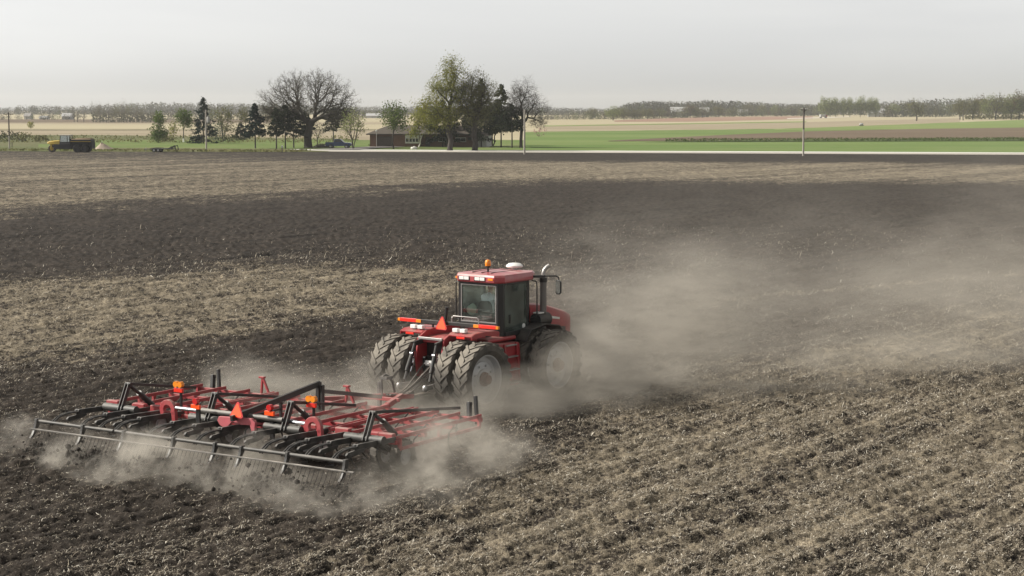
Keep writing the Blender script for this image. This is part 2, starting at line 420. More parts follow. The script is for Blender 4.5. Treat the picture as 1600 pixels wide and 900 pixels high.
b = MB(); b.bar((-.80, 3.30, 3.50), (-1.15, 3.44, 3.52), .06, .07); b.pipe([(-1.1, 3.42, 3.52), (-1.25, 3.5, 3.53), (-1.27, 3.5, 3.4)], .022, 8); b.build('mirror_arm', BLACK_CLEAN, tr, smooth=40)
b = MB(); b.pipe([(.86, 3.18, 3.40), (.98, 3.24, 3.38), (1.0, 3.25, 3.25), (1.0, 3.25, 2.45), (.98, 3.22, 2.35), (.86, 3.15, 2.32)], .02, 8); b.build('grab_rail', BLACK_CLEAN, tr, smooth=50)
b = MB(); b.pipe([(-.84, 1.95, 3.38), (-.92, 1.95, 3.36), (-.93, 1.95, 3.2), (-.93, 1.95, 2.4), (-.91, 1.95, 2.3), (-.8, 1.95, 2.28)], .018, 8); b.build('grab_rail', BLACK_CLEAN, tr, smooth=50)
# cab furniture
b = MB(); b.box(-.31, .19, 2.26, 2.74, 2.36, 2.48); b.prism([(-.23, 0), (.23, 0), (.23, .26), (.16, .38), (-.16, .38), (-.23, .26)], lambda x, z: (-.06 + x, 2.28 - z * .16, 2.46 + z), lambda x, z: (-.06 + x, 2.18 - z * .16, 2.46 + z))
b.box(-.27, .13, 2.34, 2.69, 2.02, 2.36); b.build('seat', SEATC, tr, bevel=.035)
b = MB(); b.pipe([(-.06 + .19 * math.cos(t), 2.96 + .10 * math.sin(t), 2.80 + .16 * math.sin(t)) for t in [2 * math.pi * k / 20 for k in range(21)]], .016, 6)
b.bar((-.06, 2.96, 2.80), (-.06, 3.2, 2.1), .06, .08); b.bar((-.24, 2.96, 2.80), (.12, 2.96, 2.80), .025, .025); b.build('steering_wheel', BLACK_CLEAN, tr, smooth=40)
b = MB(); b.box(.42, .62, 2.35, 3.0, 2.03, 2.62); b.box(.46, .58, 2.5, 2.8, 2.62, 2.72); b.build('console', BLACK_CLEAN, tr, bevel=.02)

b = MB(); b.box(-.62, -.30, 1.90, 2.6, 2.03, 2.40); b.build('side_box', BLACK_CLEAN, tr, bevel=.02)
b = MB(); b.bar((.44, 3.0, 2.62), (.44, 3.06, 2.8), .03, .03); b.box(.34, .50, 3.05, 3.10, 2.78, 2.98); b.build('monitor', BLACK_CLEAN, tr, bevel=.01)
# hood, exhaust, air cleaner, side tank with steps
def hood_ring(y, w, zt, zb):
    return [(-w, y, zb), (w, y, zb), (w, y, zt - .16), (w * .93, y, zt - .05), (w * .75, y, zt), (-w * .75, y, zt), (-w * .93, y, zt - .05), (-w, y, zt - .16)]
b = MB(); b.loft([hood_ring(3.46, .61, 2.70, 1.55), hood_ring(4.3, .61, 2.60, 1.55), hood_ring(5.3, .60, 2.33, 1.55), hood_ring(5.56, .57, 2.24, 1.6), hood_ring(5.66, .50, 2.12, 1.68)])
hood = b.build('hood', RED, tr, smooth=30, bevel=.01)
b = MB()
for sx in (-1, 1): b.loft([[(sx * .612, 4.25, 1.72), (sx * .620, 4.25, 1.72), (sx * .620, 4.25, 1.96), (sx * .612, 4.25, 1.96)], [(sx * .606, 5.25, 1.72), (sx * .614, 5.25, 1.72), (sx * .614, 5.25, 1.86), (sx * .606, 5.25, 1.86)]])
b.build('side_grille', BLACK, hood)
b = MB()
for sx in (-1, 1): b.loft([[(sx * .613, 3.95, 2.25), (sx * .617, 3.95, 2.25), (sx * .617, 3.95, 2.34), (sx * .613, 3.95, 2.34)], [(sx * .608, 4.95, 2.10), (sx * .613, 4.95, 2.10), (sx * .613, 4.95, 2.16), (sx * .608, 4.95, 2.16)]])
b.build('pale_stripe', WHITE, hood)
b = MB(); b.box(-.46, .46, 5.55, 5.70, 1.50, 2.02); b.build('front_grille', BLACK, hood, bevel=.03)
b = MB(); b.tube((.80, 3.84, 1.95), (.80, 3.84, 2.42), .085, n=16); b.tube((.80, 3.84, 2.42), (.80, 3.84, 3.30), .098, n=18); b.tube((.80, 3.84, 3.30), (.80, 3.84, 3.44), .085, n=16)
ex = b.build('exhaust_stack', paint('grimy_stack', (.16, .155, .15), .5, metal=.4, dust=.45), tr, smooth=40)
b = MB(); b.tube((.80, 3.84, 3.30), (.80, 3.84, 3.43), .112, n=18); b.build('heat_collar', BLACK, ex, smooth=40)
b = MB(); b.pipe([(.80, 3.84, 3.40), (.80, 3.84, 3.56), (.82, 3.87, 3.66), (.87, 3.93, 3.74), (.92, 3.98, 3.78)], [.055, .055, .057, .06, .062], 14); b.build('exhaust_tip', STEEL, ex, smooth=40)
b = MB(); b.tube((.82, 3.42, 2.22), (.82, 4.0, 2.22), .20, n=20); b.box(.62, .82, 3.5, 3.9, 2.05, 2.2); b.tube((.82, 3.75, 2.4), (.82, 3.75, 2.44), .12, n=16); ac = b.build('air_cleaner', BLACK, tr, smooth=40, bevel=.01)
b = MB(); b.box(.70, .94, 3.46, 3.70, 2.415, 2.45); b.build('cover_plate', WHITE, ac, bevel=.01)
for sx in (-1, 1):
    b = MB(); ow = [(2.50, 1.75), (2.75, 2.05), (3.45, 2.16), (4.15, 2.05), (4.4, 1.8)]
    b.side(ow + [(y, z - .04) for y, z in reversed(ow)], sx * .55, sx * 1.18); b.build('front_fender', BLACK, tr, bevel=.01)
b = MB(); b.side([(1.18, .55), (2.38, .50), (2.46, 1.20), (2.40, 1.72), (1.22, 1.78)], .44, 1.02); b.box(.44, .86, 1.1, 2.46, 1.78, 1.90)
tank = b.build('fuel_tank', RED, tr, bevel=.05)
b = MB(); b.side([(1.18, .55), (2.38, .50), (2.46, 1.20), (2.40, 1.72), (1.22, 1.78)], -1.02, -.44); b.box(-.86, -.44, 1.1, 2.46, 1.78, 1.90); b.build('fuel_tank', RED, tr, bevel=.05)
for k, zz in enumerate((.62, .98, 1.34, 1.66)):
    b = MB(); b.box(1.022, 1.25 - .05 * k, 1.66, 2.16, zz, zz + .035); b.build('step', STEEL, tr, bevel=.006)
b = MB()
for yy in (1.64, 2.18): b.bar((1.20, yy, .60), (1.04, yy, 1.74), .03, .05)
b.build('ladder_rail', RED, tr)

def world(o, p):
    a = -R(TPSI); c, s = math.cos(a), math.sin(a)
    return Vector((TPOS.x + p[0] * c - p[1] * s, TPOS.y + p[0] * s + p[1] * c, TPOS.z + p[2]))

# ------------------------------------------------------------------ the driver: one skinned body seated in the cab
SHIRT = paint('pale_blue_shirt', (.72, .82, .87), .85); SKIN = paint('skin', (.50, .30, .22), .55); JEANS = paint('jeans', (.05, .07, .12), .9); CAPC = paint('pale_cap', (.72, .74, .70), .8)
def skinned(name, pts, edges, radii, mat, parent, sub=2, root=0):
    me = bpy.data.meshes.new(name); me.from_pydata(pts, edges, []); me.update(); me.materials.append(mat)
    o = bpy.data.objects.new(name, me); col.objects.link(o); o.parent = parent
    sk = o.modifiers.new('skin', 'SKIN'); sk.use_smooth_shade = True
    for i, q in enumerate(radii):
        v = me.skin_vertices[0].data[i]; v.radius = q if isinstance(q, tuple) else (q, q); v.use_root = (i == root)
    sd = o.modifiers.new('sub', 'SUBSURF'); sd.levels = sd.render_levels = sub
    return o
dr = thing('person', 'driver in pale blue shirt and light cap seated in the red tractor', 'person', world(tr, (-.12, 2.40, 1.95)), -R(TPSI))
Z = .46   # seat top above the cab floor
body_p = [(0, 0, Z + .10), (0, .0, Z + .30), (0, .03, Z + .50), (0, .06, Z + .60), (0, .08, Z + .66),
          (-.20, .03, Z + .52), (-.27, .16, Z + .30), (-.17, .40, Z + .36),
          (.20, .03, Z + .52), (.27, .16, Z + .30), (.17, .40, Z + .36),
          (-.10, .12, Z + .08), (-.13, .46, Z + .10), (-.13, .56, Z - .30), (-.13, .68, Z - .38),
          (.10, .12, Z + .08), (.13, .46, Z + .10), (.13, .56, Z - .30), (.13, .68, Z - .38)]
body_e = [(0, 1), (1, 2), (2, 3), (3, 4), (2, 5), (5, 6), (6, 7), (2, 8), (8, 9), (9, 10), (0, 11), (11, 12), (12, 13), (13, 14), (0, 15), (15, 16), (16, 17), (17, 18)]
body_r = [(.17, .13), (.17, .125), (.18, .12), .065, .055, .075, .055, .04, .075, .055, .04, .09, .07, .05, .045, .09, .07, .05, .045]
bodyo = skinned('body', body_p, body_e, body_r, SHIRT, dr)
trs = skinned('trousers', [(0, -.005, Z + .08), (-.10, .12, Z + .08), (-.13, .46, Z + .10), (-.13, .56, Z - .28), (.10, .12, Z + .08), (.13, .46, Z + .10), (.13, .56, Z - .28)],
              [(0, 1), (1, 2), (2, 3), (0, 4), (4, 5), (5, 6)], [(.185, .145), .10, .082, .064, .10, .082, .064], JEANS, dr)
b = MB(); HC = (0, .12, Z + .79)
rings = []
for t, rx, ry, oy in ((-.125, .035, .04, .03), (-.10, .052, .066, .022), (-.05, .066, .088, .010), (0, .074, .098, 0), (.05, .075, .098, -.004), (.09, .062, .082, -.006), (.118, .030, .04, -.006)):
    ring = []
    for k in range(16):
        a = 2 * math.pi * k / 16; c, s_ = math.cos(a), math.sin(a)
        nose = .022 * math.exp(-((a - math.pi / 2) / .28) ** 2) * math.exp(-((t + .015) / .03) ** 2)
        eye = -.008 * (math.exp(-((a - 1.15) / .2) ** 2) + math.exp(-((a - 1.99) / .2) ** 2)) * math.exp(-((t - .012) / .02) ** 2)
        ring.append((HC[0] + (rx + eye) * c, HC[1] + oy + (ry + nose + eye) * s_, HC[2] + t))
    rings.append(ring)
b.loft(rings); b.tube((0, .07, Z + .60), (0, .11, Z + .72), .055, .052)
for sx in (-1, 1): b.ball((sx * .078, .11, Z + .79), .012, .022, .034)
b.build('head', SKIN, dr, smooth=60)
b = MB(); b.lathe([(.085, 0), (.088, .03), (.075, .075), (.04, .10), (.001, .105)], c=(0, .115, Z + .83), n=18)
b.loft([[(x, .115 + y, Z + .835 + dz) for x, y in ((-.075, .06), (-.06, .15), (-.03, .18), (.03, .18), (.06, .15), (.075, .06))] for dz in (0, .008)])
b.build('cap', CAPC, dr, smooth=45)
for sx in (-1, 1):
    w = Vector((sx * .17, .41, Z + .36)); pts = [tuple(w), tuple(w + Vector((0, .05, .005)))]; ed = [(0, 1)]; rd = [.03, .036]
    for k in range(4):
        o0 = Vector((sx * (.022 - .015 * k), .09, .01)); a = len(pts)
        pts += [tuple(w + o0), tuple(w + o0 + Vector((0, .025, .012))), tuple(w + o0 + Vector((0, .03, -.016)))]; ed += [(1, a), (a, a + 1), (a + 1, a + 2)]; rd += [.010, .009, .008]
    a = len(pts); pts += [tuple(w + Vector((-sx * .035, .05, .0))), tuple(w + Vector((-sx * .04, .085, -.01)))]; ed += [(1, a), (a, a + 1)]; rd += [.011, .009]
    skinned('hand', pts, ed, rd, SKIN, dr, 1)
# a crumpled pale green bag behind the seat, seen through the rear window
b = MB(); b.ball((0, 0, .16), .15, .10, .17, n=12, m=8)
b.v = [(x * (1 + .25 * math.sin(9 * z + 5 * x)), y * (1 + .2 * math.sin(11 * x + 3)), z * (1 + .12 * math.sin(13 * x))) for x, y, z in b.v]
bag = b.build('bag', paint('pale_green_cloth', (.42, .58, .46), .8), None, smooth=40); bag.location = world(tr, (-.44, 2.05, 2.42)); bag.rotation_euler = (0, 0, -R(TPSI))
tag(bag, 'crumpled pale green bag lying behind the rear window of the tractor cab', 'bag')
# ------------------------------------------------------------------ the field cultivator (x right, y forward, origin on the ground under the harrow bar)
CPOS, CPSI = Vector((-7.52, 40.37, 0)), 32.5
cu = thing('field_cultivator', 'wide red and black field cultivator with a rear harrow bar, towed by the tractor', 'field cultivator', CPOS, -R(CPSI))
SECT = [(-4.72, -2.14), (-2.08, 2.34), (2.40, 4.36)]
for i, (a, c) in enumerate(SECT):
    b = MB()
    for fy in (2.32, 3.45, 4.6, 5.78): b.bar((a, fy, .76), (c, fy, .76), .10, .10)
    n = max(3, round((c - a) / .74)); xs = [a + .04 + (c - a - .08) * k / n for k in range(n + 1)]
    for k, x in enumerate(xs):
        y0 = 2.32 if k % 2 == 0 or k in (0, n) else 2.32
        b.bar((x, y0, .86), (x, 5.82, .86), .042, .085)
    # outer rails carry a second, lower rail with uprights
    xo = a if i == 0 else c
    if i != 1:
        b.bar((xo, 2.4, .60), (xo, 5.7, .60), .06, .08)
        for fy in (2.42, 4.0, 5.68): b.bar((xo, fy, .60), (xo, fy, .86), .07, .09)
    b.build('wing_frame' if i != 1 else 'centre_frame', RED_DUSTY, cu, bevel=.008)
# shanks with sweeps, four ranks
sh = MB(); sh.pipe([(0, .05, .74), (0, -.12, .78), (0, -.30, .68), (0, -.34, .45), (0, -.22, .22), (0, -.05, .06)], .022, 6)
sh.loft([[(-.11, -.06, .02), (.11, -.06, .02), (.0, .10, .03)], [(-.11, -.06, .035), (.11, -.06, .035), (0, .10, .045)]])
sh0 = sh.build('shank', BLACK, cu, smooth=40); firsts = True
for ir, fy in enumerate((2.32, 3.45, 4.6, 5.78)):
    for k in range(12):
        x = -4.55 + (k + ir * .25) * .78
        if x > 4.6: continue
        if firsts: sh0.location = (x, fy, 0); firsts = False; continue
        c = sh0.copy(); col.objects.link(c); c.location = (x, fy, 0)
# harrow arms
arm = MB()
arm.bar((0, 2.38, .82), (0, .82, .88), .05, .125)
pts = [(0, .92, .87), (0, .66, .90), (0, .42, .89), (0, .22, .84), (0, .08, .76), (0, .0, .68)]
for dx in (-.035, .035): arm.pipe([(dx, y, z) for _, y, z in pts], [.024, .025, .024, .023, .022, .022], 8)
arm.side([(1.15, .82), (.85, .82), (.56, .80), (.50, .75), (.66, .70), (.95, .71), (1.15, .76)], -.03, .03)
arm.tube((-.07, .88, .90), (.07, .88, .90), .05, n=10); arm.tube((-.055, .60, .73), (.055, .60, .73), .05, n=12)
ARMB = paint('arm_black', (.012, .012, .013), .4, dust=.30, dustc=(.40, .37, .33))
arm0 = arm.build('harrow_arm', ARMB, cu, smooth=35, bevel=.006)
for k, x in enumerate((-4.26, -3.30, -2.70, -2.18, -1.12, -.42, .37, 1.40, 2.32, 2.95, 3.56, 4.30)):
    if k == 0: arm0.location = (x, 0, 0); continue
    c = arm0.copy(); col.objects.link(c); c.location = (x, 0, 0)
# harrow: round top bar in sections, drop brackets, dusty lower bar with tines
b = MB()
for a, c in ((-4.72, -2.18), (-2.12, 1.75), (1.80, 4.70)): b.tube((a, 0, .74), (c, 0, .74), .042, n=10)
b.build('harrow_bar', paint('dusty_black_pipe', (.03, .029, .028), .5, dust=.42, dustc=(.28, .26, .23)), cu, smooth=40)
for x in (-4.72, -3.16, -1.82, -.26, 1.0, 1.78, 3.10, 4.70):
    b = MB(); b.side([(.06, .80), (-.06, .80), (-.09, .66), (-.13, .54), (-.20, .42), (-.27, .36), (-.18, .37), (-.08, .47), (-.02, .58), (.05, .68)], x - .035, x + .035); b.build('drop_bracket', BLACK, cu, bevel=.006)
b = MB(); b.bar((-4.85, -.12, .56), (5.0, -.12, .56), .06, .03)
PALE = paint('dust_coated_bar', (.11, .105, .098), .6, dust=.5, dustc=(.46, .42, .37))
b.build('lower_bar', PALE, cu, bevel=.005)
b = MB()
for k in range(82):
    x = -4.8 + k * .12; b.pipe([(x, -.12, .56), (x, -.22, .38), (x, -.46 + .03 * math.sin(7 * k), .02)], .007, 4)
b.build('tines', BLACK, cu)
# depth linkage: rocker, brace cylinder, long rod, rock shaft and a gauge wheel pair on each section
def small_tyre():
    m = MB(); m.lathe([(.20, -.09), (.34, -.115), (.385, -.09), (.395, 0), (.385, .09), (.34, .115), (.20, .09)], axis='x', n=28)
    for k in range(22):
        a = 2 * math.pi * k / 22
        m.bar((-.085, .395 * math.cos(a), .395 * math.sin(a)), (.085, .395 * math.cos(a + .1), .395 * math.sin(a + .1)), .03, .02, up=(0, math.cos(a), math.sin(a)))
    return m
st0 = small_tyre().build('tyre', RUBBER, None, smooth=35)
m = MB(); m.lathe([(.205, .08), (.19, .05), (.10, .03), (.09, .07), (.001, .07)], axis='x', n=20); m.lathe([(.205, -.08), (.19, -.05), (.10, -.03), (.001, -.03)], axis='x', n=20); sr0 = m.build('rim', RIM, None, smooth=35)
for k, (x, zt) in enumerate(((-3.57, 1.50), (-.72, 1.50), (1.62, 1.50), (3.98, 1.48))):
    b = MB()
    for dx in (-.05, .05): b.bar((x + dx, 1.62, .86), (x + dx, 1.92, zt), .025, .11, up=(0, 1, 0))
    b.tube((x - .09, 1.93, zt - .02), (x + .09, 1.93, zt - .02), .055, n=12); b.build('rocker_arm', BLACK, cu, bevel=.006)
    b = MB(); b.tube((x, 1.97, zt - .06), (x, 2.30, 1.20), .045, n=10); b.tube((x, 2.28, 1.22), (x, 2.75, .84), .075, n=12); b.build('brace_cylinder', BLACK, cu, smooth=40)
    b = MB(); b.bar((x, 1.90, zt), (x, 4.35 if k != 3 else 5.4, 1.08), .05, .07); b.build('levelling_rod', BLACK, cu, bevel=.006)
    b = MB(); b.tube((x - .62, 1.72, .90), (x + .45, 1.72, .90), .10, n=14); b.build('rock_shaft', paint('dusty_shaft', (.022, .022, .022), .5, dust=.4, dustc=(.30, .28, .25)), cu, smooth=40)
    for dx in (-.28, .28):
        b = MB(); b.bar((x + dx - .15 * (1 if dx > 0 else -1), 1.75, .88), (x + dx - .15 * (1 if dx > 0 else -1), 2.62, .42), .05, .10); b.build('wheel_arm', BLACK, cu, bevel=.006)
        pv = pivot('gauge_wheel', cu, (x + dx, 2.66, .385)); pv.rotation_euler = (random.uniform(0, 6), 0, 0)
        for s_ in (st0, sr0): c = s_.copy(); col.objects.link(c); c.parent = pv
# wing front gauge wheels with their tall dark adjusting uprights
for x in (-4.35, 3.95):
    b = MB(); b.bar((x, 5.85, .72), (x - .06, 5.95, 1.14), .09, .12, up=(0, 1, 0)); b.bar((x + .20, 5.9, .62), (x + .10, 5.98, 1.30), .07, .09, up=(0, 1, 0)); b.tube((x - .12, 5.95, 1.08), (x + .0, 5.95, 1.08), .05); b.build('adjusting_upright', BLACK, cu, bevel=.006)
for s_ in (st0, sr0): bpy.data.objects.remove(s_)
# fold cylinders across the rear: chrome rod at the hook, black barrel towards the centre
for x0, x1, x2 in ((-2.0, -1.05, -.05), (2.25, 1.42, .75)):
    b = MB(); b.tube((x1, 1.82, 1.06), (x2, 1.84, 1.04), .085, n=16); b.tube((x2 - .06, 1.84, 1.04), (x2 + .06, 1.84, 1.04), .10, n=12); cy = b.build('fold_cylinder', BLACK, cu, smooth=40)
    b = MB(); b.tube((x0, 1.80, 1.06), (x1, 1.82, 1.06), .048, n=14); b.build('rod', CHROME, cy, smooth=40)
# the shaft lying across the centre section
b = MB(); b.tube((-.95, 1.70, 1.10), (1.55, 1.70, 1.10), .06, n=12); b.build('cross_shaft', paint('dusty_tube', (.09, .085, .08), .45, dust=.5, dustc=(.40, .37, .33)), cu, smooth=40)
for x in (-2.12, 2.38):     # red hinge hooks
    arc = [(.25 * math.cos(t), .25 * math.sin(t)) for t in [math.pi * (1.22 - 1.40 * k / 12) for k in range(13)]]
    inn = [(.12 * math.cos(t), .12 * math.sin(t)) for t in [math.pi * (-.18 + 1.40 * k / 12) for k in range(13)]]
    b = MB(); b.front([(x + p, 1.0 + q) for p, q in arc + inn], 1.74, 1.84); b.bar((x + .19, 1.79, .97), (x + .21, 1.79, .72), .12, .10, up=(0, 1, 0)); b.bar((x - .2, 1.79, .90), (x - .25, 2.3, .80), .12, .12); b.build('hinge_hook', RED_DUSTY, cu, bevel=.012)
# pink-red plate bracket with curled ends under the emblem
pp = [(-.05, 1.10), (.95, 1.14), (1.06, 1.05), (1.04, .86), (.94, .84), (.9, .98), (.62, .96), (.55, 1.0), (.35, 1.0), (.24, .90), (.10, .84), (-.02, .90), (-.10, 1.0)]
b = MB(); b.front(pp, 1.28, 1.36); b.bar((.45, 1.34, 1.0), (.45, 2.3, .84), .16, .10); b.build('emblem_bracket', paint('faded_pink_red', (.48, .10, .12), .5, dust=.4), cu, bevel=.01)
smv(cu, (.57, 1.22, 1.30), .40, R(12))
# red rear blocks between the arms
for x in (-4.45, -3.55, -2.95, -1.65, .9, 1.9, 2.85, 3.7, 4.1):
    b = MB(); b.box(x - .20, x + .20, 2.22, 2.36, .78, .96); b.build('clamp_block', RED_DUSTY, cu, bevel=.02)
# lamps on black posts
for x, fy, zb, zt, amber in ((-2.41, 2.49, .8, 1.30, 1), (-.85, 1.40, .55, 1.18, 0), (1.22, 1.64, .55, 1.18, 0), (1.76, 2.51, .8, 1.30, 1)):
    b = MB(); b.bar((x, fy + .06, zb), (x, fy + .06, zt + .12), .06 if amber else .12, .05, up=(0, 1, 0)); lp = b.build('lamp_post', BLACK_CLEAN, cu, bevel=.006)
    b = MB(); b.box(x - .16, x + .12, fy - .03, fy + .03, zt, zt + .11); b.build('red_reflector', ORANGE if not amber else REDLENS, lp, bevel=.01)
    if amber:
        b = MB()
        for dx in (-.09, .05): b.tube((x + dx, fy - .05, zt + .20), (x + dx, fy + .05, zt + .20), .075, n=14)
        b.build('amber_lens', AMBER, lp, smooth=40)
    else:
        b = MB(); b.tube((x - .01, fy - .05, zt + .19), (x - .01, fy + .05, zt + .19), .075, n=14); b.build('red_lens', RETRO, lp, smooth=40)
# centre beam rising to the mast, then down to the tongue
b = MB(); b.bar((.5, 1.10, 1.12), (.5, 4.36, 1.52), .08, .14); b.bar((.5, 4.33, 1.56), (.5, 4.33, .80), .10, .13, up=(0, 1, 0)); b.bar((.62, 4.33, 1.50), (.62, 4.33, .80), .06, .10, up=(0, 1, 0)); b.bar((.5, 2.88, 1.36), (.5, 2.88, .85), .06, .07, up=(0, 1, 0)); b.bar((.5, 1.2, 1.08), (.5, 2.9, 1.10), .03, .05)
b.build('levelling_beam', BLACK, cu, bevel=.008)
b = MB(); b.bar((.55, 4.36, 1.34), (.5, 6.9, .84), .07, .10); b.build('draft_link', GREYB, cu, bevel=.008)
# wing rest stands: red A-shaped pairs with a small cradle
for x in (-2.5, .30):
    b = MB(); fy = 5.8
    b.bar((x - .10, fy, .82), (x - .05, fy, 1.24), .05, .06, up=(0, 1, 0)); b.bar((x + .16, fy, .82), (x - .03, fy, 1.22), .05, .06, up=(0, 1, 0)); b.box(x - .15, x + .02, fy - .05, fy + .05, 1.22, 1.27)
    b.build('wing_stand', RED_DUSTY, cu, bevel=.006)
# tongue and hitch
b = MB(); b.bar((-1.1, 5.80, .76), (-.16, 8.5, .60), .12, .14); b.bar((1.35, 5.80, .76), (-.02, 8.5, .60), .12, .14); b.bar((-.09, 8.3, .60), (-.09, 9.05, .52), .2, .12); b.bar((-.62, 7.4, .7), (.72, 7.4, .7), .09, .1); b.build('tongue', RED_DUSTY, cu, bevel=.01)
b = MB(); b.pipe([(.12, 7.45, .70), (.10, 7.45, 1.22), (.14, 7.5, 1.30), (.20, 7.6, 1.28), (.24, 7.75, 1.1), (.2, 7.9, .8)], .03, 8); b.box(.06, .30, 7.42, 7.70, 1.20, 1.27); b.tube((.17, 7.55, 1.27), (.17, 7.55, 1.34), .045)
b.build('hose_holder', GREYB, cu, smooth=40)
b = MB(); b.bar((-.45, 8.1, .35), (-.45, 8.1, 1.0), .09, .09, up=(0, 1, 0)); b.tube((-.45, 8.1, .1), (-.45, 8.1, .4), .03); b.lathe([(.10, 0), (.10, .02)], c=(-.45, 8.1, .09), n=12, caps=True); b.build('jack', GREYB, cu, bevel=.006)

# clods thrown up behind the harrow
g = np.random.default_rng(17); V_, F_ = [], []
base_v = np.array([(0, 0, 1), (.9, 0, .3), (.3, .85, .3), (-.7, .5, .3), (-.7, -.5, .3), (.3, -.85, .3), (.7, .5, -.4), (-.3, .8, -.4), (-.9, 0, -.4), (-.3, -.8, -.4), (.7, -.5, -.4), (0, 0, -1)])
base_f = [(0, 1, 2), (0, 2, 3), (0, 3, 4), (0, 4, 5), (0, 5, 1), (1, 6, 2), (2, 7, 3), (3, 8, 4), (4, 9, 5), (5, 10, 1), (2, 6, 7), (3, 7, 8), (4, 8, 9), (5, 9, 10), (1, 10, 6), (11, 7, 6), (11, 8, 7), (11, 9, 8), (11, 10, 9), (11, 6, 10)]
ca, sa = math.cos(-R(CPSI)), math.sin(-R(CPSI)); nb = 0
clump = g.uniform(-4.6, 4.9, 15)
for k in range(620):
    x = g.choice(clump) + g.normal(0, .22) if k % 4 else g.uniform(-4.8, 5); y = -.45 + g.normal(0, .35); z = abs(g.normal(0, .20)) + .0
    q = base_v * g.uniform(.6, 1.3, (12, 1)) * g.lognormal(math.log(.028), .55) + [x, y, z]
    V_.append(np.stack([CPOS.x + q[:, 0] * ca - q[:, 1] * sa, CPOS.y + q[:, 0] * sa + q[:, 1] * ca, q[:, 2]], 1)); F_.append(np.array(base_f) + nb); nb += 12
tag(mesh_np('soil_clods', np.concatenate(V_), np.concatenate(F_), paint('dark_clod', (.030, .024, .019), .95, var=.3)), 'dark clods of soil thrown up behind the harrow bar', kind='stuff')
# ------------------------------------------------------------------ trees: limbs that divide until they reach points spread through the crown
def tubes(P, Q, r0, r1, n):
    """numpy: many tapered tubes at once"""
    P, Q = np.asarray(P, float), np.asarray(Q, float); r0, r1 = np.asarray(r0), np.asarray(r1)
    d = Q - P; L = np.linalg.norm(d, axis=1, keepdims=True); d = d / np.maximum(L, 1e-6)
    ref = np.where(np.abs(d[:, 2:3]) < .9, [[0, 0, 1.0]], [[1.0, 0, 0]])
    e = np.cross(d, ref); e /= np.linalg.norm(e, axis=1, keepdims=True); g = np.cross(e, d)
    a = np.arange(n) * 2 * np.pi / n
    off = e[:, None, :] * np.cos(a)[None, :, None] + g[:, None, :] * np.sin(a)[None, :, None]
    V = np.concatenate([P[:, None, :] + off * r0[:, None, None], Q[:, None, :] + off * r1[:, None, None]], axis=1).reshape(-1, 3)
    m = len(P); base = (np.arange(m) * 2 * n)[:, None]; j = np.arange(n); k = (j + 1) % n
    F = np.stack([base + j, base + k, base + n + k, base + n + j], axis=2).reshape(-1, 4)
    return V, F
def quads(C, size, g, aspect=1.0, flat=0.0):
    """numpy: leaf-sized faces with random orientation"""
    m = len(C); a = g.normal(size=(m, 3)); a /= np.linalg.norm(a, axis=1, keepdims=True)
    if flat: a[:, 2] *= (1 - flat); a /= np.linalg.norm(a, axis=1, keepdims=True)
    b = np.cross(a, g.normal(size=(m, 3))); b /= np.linalg.norm(b, axis=1, keepdims=True)
    s = np.broadcast_to(np.asarray(size), (m,))[:, None] * g.uniform(.6, 1.3, (m, 1)) / 2
    u, w = a * s * aspect, b * s
    V = np.stack([C - u - w * .6, C + u * .3 - w, C + u + w * .5, C - u * .4 + w], axis=1).reshape(-1, 3)
    return V, np.arange(4 * m).reshape(m, 4)
def crown_points(g, n, c, rad, shell=.45, fn=None):
    """n points in an ellipsoid (thicker near its surface); fn(p) may reject or move them"""
    out = []
    while len(out) < n:
        p = g.normal(size=3); p /= np.linalg.norm(p)
        q = g.uniform(0, 1) ** shell
        p = p * q * g.uniform(.86, 1.08)
        if fn is not None:
            p = fn(p)
            if p is None: continue
        out.append((c[0] + p[0] * rad[0], c[1] + p[1] * rad[1], c[2] + p[2] * rad[2]))
    return np.array(out)
def limbs(g, base, fork, T, r_base, r_twig, wig=.10, frac=(.28, .5), k0=1.0):
    segs = []
    Nn = len(T); ex = math.log(r_base / r_twig) / math.log(max(Nn, 2))
    rad = lambda n: r_twig * n ** ex
    def seg(p, q, ra, rb, k):
        L = np.linalg.norm(q - p)
        if L < 1e-4: return
        prev, pr = p, ra
        for i in range(1, k + 1):
            t = i / k; c = p + (q - p) * t
            if i < k: c = c + g.normal(size=3) * wig * L / k
            rr = ra + (rb - ra) * t
            segs.append((prev, c, pr, rr)); prev, pr = c, rr
    def grow(p, T, rp, depth):
        n = len(T); r = min(rad(n), rp)
        if n == 1 or depth > 40:
            seg(p, T[0], r, r_twig * .6, 2); return
        c = T.mean(0); X = T - c
        w, v = np.linalg.eigh(X.T @ X); ax = v[:, 2] + g.normal(size=3) * .25
        s = X @ ax; A, B = T[s > 0], T[s <= 0]
        if len(A) == 0 or len(B) == 0: A, B = T[:n // 2], T[n // 2:]
        for S in (A, B):
            fr_ = g.uniform(*frac) * (k0 if depth < 3 else 1.0)
            q = p + (S.mean(0) - p) * fr_; q = q + g.normal(size=3) * wig * np.linalg.norm(q - p)
            seg(p, q, min(rad(len(S)) * 1.12, r), min(rad(len(S)), r), 2 if np.linalg.norm(q - p) > 1 else 1)
            grow(q, S, rad(len(S)), depth + 1)
    base, fork = np.array(base, float), np.array(fork, float)
    seg(base, base + (fork - base) * .12, r_base * 1.45, r_base * 1.05, 1)
    seg(base + (fork - base) * .12, fork, r_base * 1.05, r_base * .92, 3)
    grow(fork, T, r_base * .92, 0)
    return segs
